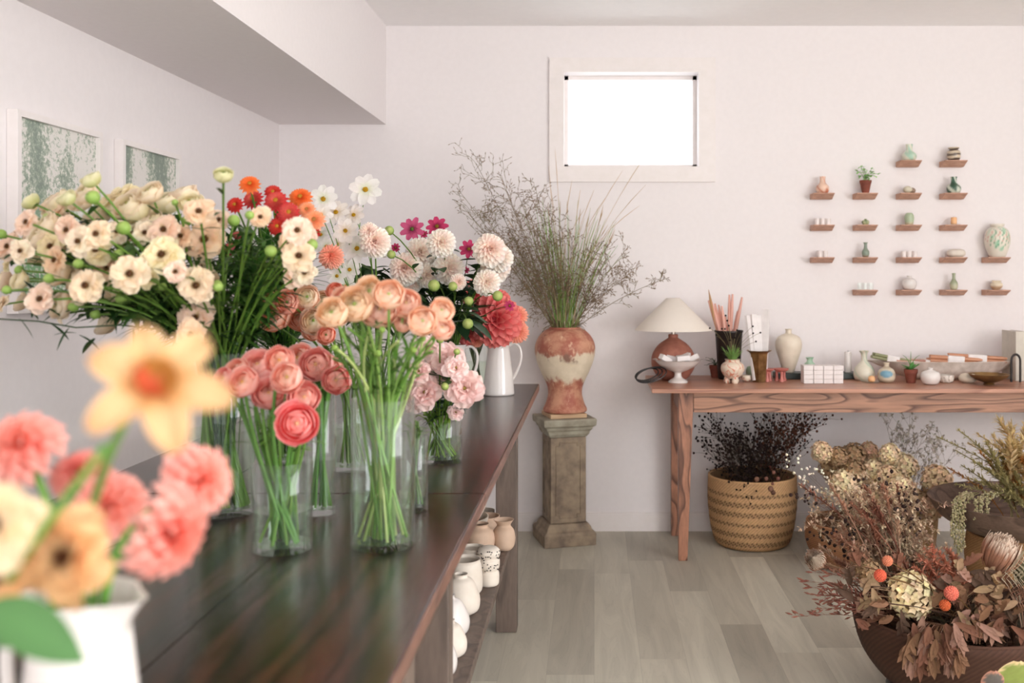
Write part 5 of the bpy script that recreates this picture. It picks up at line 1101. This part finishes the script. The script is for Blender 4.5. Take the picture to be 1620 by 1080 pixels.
# ------------------------------------------------------------------ baskets and dried flowers under the side table
def basket(name, loc, prof, label, c1, c2, n=160, bands=None, open_=None, rows=44, sx=1, sy=1, wall=.008):
    """woven in relief: rows of stitches, optional darker openwork bands"""
    q = smooth_prof(prof, 3); H = q[-1][1]; out = []
    def rad(z):
        for (r0, a), (r1, b_) in zip(q, q[1:]):
            if a <= z <= b_: return r0+(r1-r0)*((z-a)/(b_-a) if b_ > a else 0)
        return q[-1][0]
    pr = [(0, 0)]+[(rad(H*k/rows), H*k/rows) for k in range(rows+1)]+[(rad(H)-wall, H), (rad(H*.6)-wall, H*.6), (rad(H*.15)-wall, H*.15), (0, H*.06)]
    def isopen(z): return bands and z < H*.84 and (z/H*bands) % 1 > .55
    def cf(a, z, k):
        j = int(a/(2*PI)*n+.5)
        if k > rows+1 or k == 0: return vary(mix(c1, c2, .6), .08)
        if isopen(z): return vary(c2 if (j+k) % 3 == 0 else mix(c1, c2, .3), .12)
        return vary(mix(c1, c2, .35 if (j+k) % 2 else 0), .08)
    def rf(a, z, k):
        if k > rows+1 or k == 0: return 1
        j = int(a/(2*PI)*n+.5); return 1+(.006 if (j+k) % 2 else -.006)*(1.6 if isopen(z) else 1)
    b = MB((1, 1, 1)).lathe(pr, n, cf=cf, rf=rf, sx=sx, sy=sy)
    b.tube([((rad(H)-wall/2)*math.cos(a)*sx, (rad(H)-wall/2)*math.sin(a)*sy, H) for a in [2*PI*i/64 for i in range(65)]], wall*.7, 6, c1)
    return tag(b.build(name, M_weave, None, loc, sharp=False), label, 'basket')
BA = (.76, 4.79, .0005); basket('woven_basket', BA, [(.15, 0), (.178, .02), (.2, .1), (.212, .22), (.21, .33)], 'large straw basket with openwork bands, left under the table', rgb(206, 164, 120), rgb(56, 40, 30), bands=7, sy=.98)
BB = (1.13, 4.42, .0005); basket('woven_basket', BB, [(.1, 0), (.15, .03), (.19, .12), (.185, .2)], 'low brown ribbed basket beside the large straw one', rgb(158, 112, 80), rgb(52, 32, 24), n=120)
BC = (1.42, 4.62, .0005); basket('woven_basket', BC, [(.12, 0), (.15, .03), (.165, .14), (.17, .27)], 'straw basket holding dried hydrangeas', rgb(190, 156, 112), rgb(70, 50, 34), n=120)
BD = (1.70, 4.06, .0005); basket('woven_basket', BD, [(.13, 0), (.16, .04), (.18, .15), (.17, .24)], 'brown basket carrying the dark wooden bowl at right', rgb(168, 128, 88), rgb(56, 38, 26), n=120)
BE = Vector((1.12, 3.06, .0)); 
pot('black_disc', BE+Vector((0, 0, .0005)), [(.2, 0), (.215, .01), (.21, .035), (.19, .045)], M_black, 'low black disc under the near dark basket', 'stand', wall=.01, n=40)  # low black disc filling the dark gap between near basket and floor
BE = BE+Vector((0, 0, .0465))
basket('woven_basket', BE, [(.18, 0), (.23, .02), (.29, .1), (.315, .19), (.31, .215)], 'big dark brown basket nearest the camera, full of dried flowers', rgb(84, 58, 46), rgb(26, 19, 18), n=200, rows=30)
b = pot('wooden_bowl', Vector((1.70, 4.0, .249)), [(.12, 0), (.2, .02), (.3, .075), (.345, .145)], grainwood('dark_bowl_wood', rgb(116, 92, 78), rgb(78, 58, 48), 'X', 5, .6, (3, 9, 9)), 'dark wooden bowl heaped with pale dried grasses', 'bowl', n=48, wall=.012)
def base_in(B, r): a = R(0, 6.28); q = r*math.sqrt(R(0, 1)); return Vector((B[0]+q*math.cos(a), B[1]+q*math.sin(a), B[2]+.03))
# dark seed heads in basket A
fl = []
for i in range(54):
    f = i/53; left = f < .6
    x = 1130+f*150+R(-12, 12); top = 662 if not left else 672+(.6-f)*90
    y = top+R(0, 75)*(1 if left else .8); 
    if i < 10: y = 700+R(-25, 40)
    P2 = at(x, y, 4.72+R(-.12, .12)); P0 = base_in(BA, .1)+Vector((.02, 0, 0)); P2.y = min(P2.y, 4.93)
    rust = (not left) and i % 2
    o = spray('dried_seed_stem', curve_to(P0, P2, .55, 6), .0018, rgb(66, 54, 44) if not rust else rgb(104, 70, 50), tip_ball, rgb(40, 26, 26) if not rust else rgb(90, 52, 40), sub=11, subL=.10, tipr=.0055 if i % 2 else .004, spread=.55); o['_px'] = x; o['_py'] = y; fl.append(o)
label_all(fl, 'blackish seed head stems', 'in the straw basket', 'dark seed heads in the straw basket', 'blackish dried seed head stem in the large straw basket')
# poppy-like pods hanging over basket A
fl = []
for x, y in ((1224, 747), (1212, 757), (1231, 757), (1197, 758), (1222, 765), (1219, 773), (1223, 779)):
    P2 = at(x, y, 4.5); P0 = Vector((BA[0]+.1, BA[1]-.05, .2)); o = spray('dried_pod', curve_to(P0, P2, 1.4, 6), .0016, rgb(110, 80, 60), tip_ball, rgb(126, 88, 74), tipr=.011, cat='dried pod', part='pod'); o['_px'] = x; o['_py'] = y; fl.append(o)
label_all(fl, 'brown round pods', 'over the straw basket rim', 'round pods over the basket rim')
# hydrangea heads
def m_hyd(c, n=120, petr=.13):
    b = MB((1, 1, 1)); b.ball((0, 0, 0), .34, mix(c, rgb(90, 70, 40), .6), 12, 8, .9)
    for i in range(n):
        t = (i+.5)/n; ph = math.acos(1-1.75*t); a = i*GA; d = Vector((math.sin(ph)*math.cos(a), math.sin(ph)*math.sin(a), math.cos(ph)*.9)); p = d*R(.37, .47); cc = vary(c, .22)
        _, ux, uy = frame(d); r0 = R(0, 1.5)
        for k in range(4):
            q = (ux*math.cos(r0+k*PI/2)+uy*math.sin(r0+k*PI/2)); b.leaf(p, q+d*R(0, .8), petr*R(.7, 1.1), petr*.4, vary(cc, .08), R(-.2, .2), 2, up=d)
    return b.mesh('hydrangea_head', M_dry)
HY = [m_hyd(rgb(232, 212, 176)), m_hyd(rgb(222, 196, 162)), m_hyd(rgb(208, 176, 146)), m_hyd(rgb(170, 140, 108))]
HYW = m_hyd(rgb(236, 218, 178), 110, .13)
def hyd(x, y, d, Y, B, me, label=None, r=.07):
    P2 = at(x, y, Y); s = d*Y/F; P0 = base_in(B, r); t = thing('dried_hydrangea', P0, label, 'dried flower'); pts = curve_to(P0, P2, .5, 6)
    MB(TB).tube([q-P0 for q in pts], .0025, 5, rgb(120, 92, 64)).build('stem', M_dry, t)
    inst('flower_head', me, t, P2-P0, Vector((R(-.4, .4), -1, .7)).normalized().to_track_quat('Z', 'Y'), s); t['_px'] = x; t['_py'] = y; return t
fl = []
for x, y, d, k in ((1385, 748, 50, 0), (1383, 790, 46, 1), (1430, 738, 46, 0), (1425, 775, 52, 0), (1338, 765, 54, 0), (1408, 718, 36, 0), (1350, 722, 46, 3), (1482, 760, 52, 1), (1465, 800, 54, 2), (1300, 715, 36, 1), (1320, 740, 50, 3), (1375, 715, 34, 2), (1325, 722, 34, 3), (1440, 795, 40, 1), (1500, 780, 40, 2), (1360, 800, 44, 1), (1350, 745, 40, 3), (1405, 755, 40, 1)):
    fl.append(hyd(x, y, d, 4.45+.1*math.sin(x*.7)-(.05 if y > 740 else -.08), BC, HY[k]))
label_all(fl, 'dried hydrangea heads', 'under the table', 'dried hydrangeas', 'tan dried hydrangea head in the cluster under the table')
# faint silvery branches behind the hydrangeas
fl = []
for x, y in ((1400, 665), (1420, 680), (1435, 690), (1450, 700), (1462, 690), (1475, 705), (1490, 715), (1455, 720), (1470, 730), (1440, 675), (1500, 730)):
    P0 = base_in(BC, .05); P2 = at(x, y, 4.7); o = spray('silvery_spray', curve_to(P0, P2, .3, 6), .0014, rgb(150, 136, 124), tip_star, rgb(196, 188, 176), sub=7, subL=.09, tipr=.008, spread=.8, part='pods'); o['_px'] = x; o['_py'] = y; fl.append(o)
label_all(fl, 'faint silvery sprays', 'behind the hydrangeas', 'silvery sprays')
# pale grasses heaped in the wooden bowl
fl = []
def plume(P0, P2, c, wdt, n=60, label=None, name='dried_plume', Lf=.4, droop=0, m=None):
    pts = curve_to(P0, P2, .2, 8, droop); base = Vector(P0); q = [v-base for v in pts]; b = MB(c); s = MB(c)
    b.tube(q, .0018, 5, mix(c, (0, 0, 0), .3), caps=False)
    for i in range(n):
        f = 1-Lf*R(0, 1); k = f*(len(q)-1); j = min(int(k), len(q)-2); p = q[j].lerp(q[j+1], k-j); d = (q[j+1]-q[j]).normalized(); t = (1-f)/Lf
        w_ = wdt*(math.sin(PI*min(1, .12+.85*t))**.6)
        v = (d*1.1+Vector((R(-1, 1), R(-1, 1), R(-1, 1)))).normalized(); s.leaf(p, v, w_*R(.7, 1.5), w_*.16, vary(c, .14), .1, 2)
    t = thing(name, base, label, 'dried grass'); b.build('stem', M_dry, t, sharp=False); s.build('plume', M_dry, t, sharp=False); return t
WB = Vector((1.66, 4.0, .30))
for i, (x, y, w_, c) in enumerate(((1481, 690, .016, 0), (1516, 680, .018, 0), (1512, 712, .016, 0), (1545, 685, .022, 1), (1530, 700, .02, 1), (1570, 690, .026, 1), (1580, 665, .034, 1), (1600, 672, .034, 1), (1560, 700, .022, 0), (1595, 700, .026, 1), (1615, 690, .03, 1), (1540, 730, .018, 0), (1520, 735, .016, 0), (1500, 740, .014, 2), (1560, 740, .018, 0), (1615, 725, .026, 2), (1590, 735, .02, 2), (1530, 755, .016, 0), (1550, 715, .02, 2), (1580, 715, .022, 0), (1605, 745, .018, 0), (1630, 660, .03, 1), (1510, 765, .014, 0), (1570, 765, .014, 0), (1610, 775, .014, 0))):
    P2 = at(x, y, 4.02+R(-.12, .12)); P0 = WB+Vector((R(0, .2), R(-.1, .1), 0)); c = (rgb(166, 154, 106), rgb(214, 192, 146), rgb(180, 124, 66))[c]
    o = plume(P0, P2, c, w_*1.5, 190, Lf=.8); o['_px'] = x; o['_py'] = y; fl.append(o)
label_all(fl, 'pale plumes', 'in the dark wooden bowl', 'plumes in the wooden bowl', 'pale green gold dried plume in the dark wooden bowl')
fl = []
for i, (x, y0, y1) in enumerate(((1512, 792, 865), (1517, 790, 880), (1521, 792, 872), (1508, 795, 850), (1545, 790, 820), (1553, 790, 815), (1525, 800, 868), (1562, 792, 835))):
    Yc = 3.79; a = at(x+25, 779, 3.95); b_ = at(x, y0, Yc); c_ = at(x-2, y1, Yc); pts = [a, (a+b_)/2+Vector((0, 0, .01)), b_, (b_+c_)/2, c_]
    b = MB(TB); s = MB(rgb(160, 152, 104)); b.tube([v-a for v in pts], .002, 5, rgb(140, 134, 90), caps=False)
    for k in range(90): f = R(.8, 4); j = min(int(f), 3); s.ball(pts[j].lerp(pts[j+1], f-j)-a+Vector((R(-1, 1), R(-1, 1), R(-1, 1)))*.007, R(.003, .005), vary(rgb(176, 164, 128), .2), 5, 3)
    t = thing('trailing_amaranth', a, None, 'dried flower'); b.build('stem', M_dry, t, sharp=False); s.build('tassel', M_dry, t, sharp=False); t['_px'] = x; t['_py'] = y1; fl.append(t)
label_all(fl, 'hanging green tassels', 'spilling from the dark wooden bowl', 'hanging tassels')

# ------------------------------------------------------------------ big dried arrangement in the near basket
E = BE
def eb(r=.2): q = base_in(E, r); q.z = E.z+.05; return q
def lab(o, l, g='dried flowers in the near basket'): o['label'] = l; o['group'] = g; return o
lab(hyd(1441, 940, 76, 2.92, E, HYW), 'large cream dried hydrangea in the middle of the near basket')
lab(hyd(1375, 905, 44, 3.0, E, HY[3]), 'small tan dried hydrangea behind the left orange ball')
for x, y, d, c, l in ((1392.5, 910, 20, rgb(226, 110, 84), 'orange ball flower on the left of the near basket'), (1505, 938, 23, rgb(232, 128, 108), 'coral ball flower right of the cream hydrangea'), (1495, 957, 18, rgb(206, 104, 64), 'rust ball flower just below the coral one'), (1404, 887, 17, rgb(222, 140, 108), 'peach ball flower above the left orange one')):
    P2 = at(x, y, 2.78); P0 = eb(.12); t = thing('ball_flower', P0, l, 'dried flower', 'ball flowers'); MB(TB).tube([q-P0 for q in curve_to(P0, P2, .4, 6)], .002, 5, rgb(110, 80, 50)).build('stem', M_dry, t)
    b = MB(c); r = d/2*2.78/F; b.ball((0, 0, 0), r*.9, c, 14, 10)
    for i in range(120): tt = (i+.5)/120; ph = math.acos(1-2*tt); a = i*GA; dd = Vector((math.sin(ph)*math.cos(a), math.sin(ph)*math.sin(a), math.cos(ph))); b.ball(dd*r*.9, r*.14, vary(c, .12), 5, 3)
    b.build('flower_head', M_dry, t, P2-P0, sharp=False)
# copper plumes
fl = []
for x, y in ((1452, 878), (1462, 868), (1474, 862), (1484, 872), (1495, 866), (1504, 872), (1513, 880), (1470, 890), (1498, 890), (1522, 892), (1445, 895)):
    o = plume(eb(.12), at(x, y, 3.0+R(-.06, .06)), vary(rgb(200, 138, 114), .08), .022, 170, name='copper_plume', Lf=.4); o['_px'] = x; o['_py'] = y; fl.append(o)
label_all(fl, 'coppery plumes', 'in the near basket', 'coppery plumes')
# bunny tail like pink and cream tufts, left cloud
fl = []
for i in range(52):
    x = 1262+R(0, 1)**.8*160; y = 805+R(-45, 115)-(x-1262)*.05
    if x < 1290 and y > 890: y -= 60
    k = i % 4; c = (rgb(158, 108, 88), rgb(184, 140, 116), rgb(140, 92, 76), rgb(196, 164, 140))[k]
    o = plume(eb(.14)+Vector((-.1, 0, 0)), at(x, y, 3.1+R(-.12, .12)), c, .02, 110, name='russet_grass', Lf=.22, droop=R(0, .03)); o['_px'] = x; o['_py'] = y; fl.append(o)
label_all(fl, 'russet grass tufts', 'left in the near basket', 'russet grasses in the near basket', 'russet dried grass tuft leaning left out of the near basket')
fl = []
for i in range(46):
    x = R(1270, 1450); y = R(772, 880) if x > 1320 else R(780, 860)
    Y = 3.12+R(-.12, .12); dark = i % 6 == 0
    o = spray('dried_filler', curve_to(eb(.12)+Vector((-.06, 0, 0)), at(x, y, Y), .4, 6), .001, rgb(150, 122, 102), tip_star if not dark else tip_ball, (rgb(206, 190, 162), rgb(190, 168, 142), rgb(176, 146, 124))[i % 3] if not dark else rgb(52, 38, 36), sub=13, subL=.055, tipr=.0058 if not dark else .005, spread=.8, part='tiny_flowers'); o['_px'] = x; o['_py'] = y; fl.append(o)
label_all(fl, 'airy cream filler sprays', 'in the near basket', 'airy fillers in the near basket', 'airy dried spray of tiny cream flowers over the near basket')
# white gypsophila tips drifting over the straw basket
fl = []
for x, y in ((1245, 738), (1256, 748), (1268, 742), (1280, 750), (1292, 742), (1304, 754)):
    o = spray('white_filler', curve_to(eb(.06)+Vector((-.1, 0, 0)), at(x, y, 3.2), .2, 8), .0009, rgb(128, 104, 86), tip_ball, rgb(226, 216, 198), sub=5, subL=.035, tipr=.0042, part='tiny_flowers'); o['_px'] = x; o['_py'] = y; fl.append(o)
label_all(fl, 'white bead like sprays', 'before the straw basket', 'white bead sprays')
# red-brown drooping sprigs at the left rim, dark pods
fl = []
for i, (x, y) in enumerate(((1262, 975), (1290, 940), (1305, 950), (1315, 942), (1300, 962), (1325, 958), (1275, 920), (1285, 905), (1335, 952), (1348, 962), (1280, 930))):
    o = spray('red_sprig', curve_to(eb(.08)+Vector((-.14, -.02, .06)), at(x, y, 2.98), 1.2, 7), .0012, rgb(128, 84, 70), tip_seed, rgb(150, 98, 84), sub=22, subL=.022, tipr=.0055, spread=.6, forks=1, part='leaflets'); o['_px'] = x; o['_py'] = y; fl.append(o)
label_all(fl, 'thin reddish sprigs', 'hanging left of the near basket', 'reddish sprigs')
# brown broad leaves
fl = []
LC = (rgb(122, 90, 68), rgb(112, 76, 60), rgb(150, 124, 96), rgb(86, 66, 54), rgb(146, 112, 96))
for i, (x, y, dx, dz, L, k) in enumerate(((1345, 925, -.2, 1, .09, 3), (1365, 940, .3, 1, .07, 2), (1350, 950, -.6, .6, .08, 3), (1405, 955, -.8, .2, .08, 0), (1425, 965, 0, -1, .09, 3), (1445, 985, .1, -1, .08, 1), (1520, 930, .9, .35, .11, 0), (1540, 935, .9, .2, .08, 2), (1560, 920, .2, 1, .07, 2), (1535, 965, -.7, -.3, .09, 4), (1550, 950, .1, 1, .09, 4),
                                         (1565, 975, .7, -.6, .09, 4), (1545, 985, .8, -.5, .10, 4), (1470, 990, -.4, -1, .08, 1), (1455, 1000, -.7, -.7, .09, 0), (1490, 1000, .2, -1, .11, 1), (1500, 1020, .1, -1, .10, 4), (1480, 1015, .5, -.8, .08, 1), (1438, 1005, -.4, -1, .10, 0), (1455, 1030, -.1, -1, .09, 1), (1520, 895, .6, .5, .09, 1), (1535, 905, .9, .1, .09, 3), (1420, 900, 0, 1, .07, 1),
                                         (1475, 960, .4, .8, .07, 0), (1460, 975, -.3, -.8, .09, 4), (1360, 895, -.4, .8, .08, 1), (1380, 930, .2, -.8, .08, 2), (1510, 985, .9, -.3, .1, 1), (1590, 960, .8, .2, .1, 3), (1600, 990, .6, -.4, .1, 1))+tuple((R(1350, 1620), R(905, 985), R(-1, 1), R(-.6, 1), R(.05, .09), random.randrange(5)) for _ in range(45))+tuple((R(1435, 1515), R(982, 1040), R(-.6, .6), -1, R(.05, .08), random.choice((0, 1, 4))) for _ in range(30))):
    if i > 29 and 1395 < x < 1482 and y < 985: x += 95
    P = at(x, y, 2.84+R(-.03, .05)); b = MB(LC[k]); P0 = E+Vector((R(-.08, .12), R(-.12, .05), .12)); q = curve_to(P0, P, .6, 5)
    if y > 980 and x < 1560:                               # hangs over the front of the rim
        kk = (x-PX)/F; rr = .328+R(0, .02); A_ = kk*kk+1; B_ = -2*(kk*E.x+E.y); C_ = E.x**2+E.y**2-rr*rr; Yf = (-B_-math.sqrt(max(0, B_*B_-4*A_*C_)))/(2*A_)
        P = at(x, y, Yf); rim_ = Vector((P.x, P.y, E.z+.235)); mid_ = rim_+(Vector((E.x, E.y, rim_.z))-rim_)*.25+Vector((0, 0, .012))
        q = [P0, (P0+mid_)/2+Vector((0, 0, .02)), mid_, rim_, (rim_+P)/2, P]
    b.tube([v-P0 for v in q], .0013, 4, vary(LC[k])); n = 8; d = Vector((dx, R(-.4, .1), dz)).normalized(); L *= .8; b.leaf(P-P0, d, L, .011, vary(LC[k], .1), .15, 6, .6, up=(R(-.6, .6), -1, .3))
    for s_ in (-1, 1):
        for f in (.35, .6): b.leaf(P-P0+d*L*f, (d+Vector((s_*.9, 0, s_*.3))).normalized(), L*.42, .007, vary(LC[k], .1), .1, 3, .3, up=(0, -1, .3))
    o = b.build('dried_leaf', M_dry, None, P0, sharp=False); o['_px'] = x; o['_py'] = y; tag(o, None, 'dried leaf'); fl.append(o)
label_all(fl, 'brown dried leaves', 'in the near basket', 'brown leaves in the near basket', 'brown lobed dried leaf tucked into the near basket')
# dark filler so that the basket is full
fl = []
for i in range(40):
    a = R(0, 6.28); q = .27*math.sqrt(R(0, 1)); P0 = E+Vector((q*math.cos(a)*.8, q*math.sin(a)*.8, .05)); P2 = E+Vector((q*math.cos(a), q*math.sin(a), R(.19, .28)))
    c = (rgb(84, 60, 46), rgb(104, 76, 58), rgb(70, 60, 46))[i % 3]; b = MB(c).tube([Vector((0, 0, 0)), P2-P0], .0016, 4, c)
    for k in range(22): b.leaf((P2-P0)*R(.3, 1), (R(-1, 1), R(-1, 1), R(-.3, .8)), R(.04, .09), R(.004, .012), vary(c, .25), .2, 3)
    o = b.build('dried_twig', M_dry, None, P0, sharp=False); o['_px'] = 940+P2.x*F/P2.y; o['_py'] = 940+i*.1; tag(o, None, 'dried twig'); fl.append(o)
label_all(fl, 'dark leafy twigs', 'packed in the near basket', 'dark twigs in the near basket', 'dark dried leafy twig packed low in the near basket')
# big fuzzy cone flowers (protea) right, pale fluffy one left
def protea(x, y, d, Y, c, ctip, label, B=None, tilt=(0, 0, 1)):
    P2 = at(x, y, Y); P0 = eb(.1); s = d*Y/F; t = thing('dried_protea', P0, label, 'dried flower', 'dried proteas'); b = MB((1, 1, 1))
    MB(TB).tube([q-P0 for q in curve_to(P0, P2, .3, 6)], .004, 6, rgb(110, 84, 64)).build('stem', M_dry, t)
    for i in range(260):
        tt = i/259; a = i*GA; b.petal(a, .62*(1-.3*tt)*R(.9, 1.1), .035, .75+.6*tt, 1.75, .5, .2*(1-tt)+.02, -.38+.25*tt, 6, 2, cf=lambda u, v: mix(vary(c, .1), ctip, (u-.7)*3.5), point=.5)
    o = b.build('flower_head', M_dry, t, P2-P0, sharp=False); o.scale = (s, s, s); o.rotation_mode = 'QUATERNION'; o.rotation_quaternion = Vector(tilt).to_track_quat('Z', 'Y'); return t
protea(1585, 872, 84, 2.95, rgb(172, 124, 100), rgb(222, 204, 186), 'large fuzzy brown protea at the right of the near basket', tilt=(.35, -.3, 1))
protea(1290, 885, 46, 2.95, rgb(186, 146, 122), rgb(226, 214, 196), 'fuzzy pale protea at the far left of the near basket', tilt=(-.5, -.8, .5))
protea(1628, 905, 60, 2.95, rgb(120, 116, 88), rgb(160, 160, 130), 'grey green protea cut off by the right frame edge', tilt=(.3, -.5, 1))
fl = []
for x, y, dx, dz in ((1590, 905, .9, .5), (1600, 900, .6, .9), (1585, 915, 1, .1), (1605, 915, .8, -.1), (1595, 930, 1, -.3), (1610, 925, .4, -.6), (1598, 940, .9, -.6)):
    P = at(x, y, 2.82); b = MB(TB); P0 = E+Vector((.16, -.1, .12)); c = rgb(196, 184, 160) if y < 920 else rgb(168, 128, 108); b.tube([v-P0 for v in curve_to(P0, P, .5, 4)], .0015, 4, c); d = Vector((dx, -.2, dz)).normalized()
    for k in range(8):
        for s_ in (-1, 1): b.leaf(P-P0+d*.012*k, (d+Vector((0, -.2, s_*1.3))).normalized(), .032, .004, vary(c, .1), .1, 3)
    o = b.build('fern_frond', M_dry, None, P0, sharp=False); o['_px'] = x+y*.01; o['_py'] = y; tag(o, None, 'dried leaf'); fl.append(o)
label_all(fl, 'pale curled fronds', 'right in the near basket', 'curled fronds')
# variegated plant in the corner
p = Vector((1.02, 2.5, .0005)); t = thing('variegated_plant', p, 'potted plant with cream edged green leaves in the lower right corner', 'plant')
MB().lathe(vessel([(.06, 0), (.08, .1), (.086, .15)], .004, 1), 32).build('pot', M_black, t); MB().lathe([(0, .135), (.08, .135)], 24).build('soil', M_soil, t)
for k, (x, y, L, W, cc, ce, dx) in enumerate(((1572, 1085, .066, .03, rgb(104, 98, 92), rgb(196, 140, 118), -.1), (1600, 1082, .085, .046, rgb(142, 156, 82), rgb(226, 200, 150), .1), (1640, 1090, .08, .04, rgb(130, 150, 80), rgb(226, 200, 150), .4))):
    P = at(x, y+14, 2.45)-p; b = MB((1, 1, 1)); rows_ = []
    b2 = MB(GREEN).tube([(0, 0, .135), (P.x*.6, P.y*.6, .2), P], .003, 6, rgb(130, 130, 80)).build('stem', M_leaf, t)
    nn = 14
    for i in range(nn+1):
        u = i/nn; wd = W*math.sin(PI*(.03+.95*u))**.6; row = []
        for j in range(11):
            v = -1+j/5; edge = max(abs(v), abs(2*u-1)) + .08*math.sin(u*30+v*9); c = mix(cc, ce, (edge-.74)*7)
            row.append(b.P((P.x+dx*L*u+wd*v, P.y-.02*u+.006*v*v, P.z+L*u), vary(c, .05)))
        rows_.append(row)
    for a, b_ in zip(rows_, rows_[1:]):
        for j in range(10): b.Fc((a[j], a[j+1], b_[j+1], b_[j]))
    b.build('leaf', M_leaf, t, sharp=False)
# ------------------------------------------------------------------ tidy helper properties
for o in bpy.data.objects:
    for k in ('_px', '_py'):
        if k in o: del o[k]
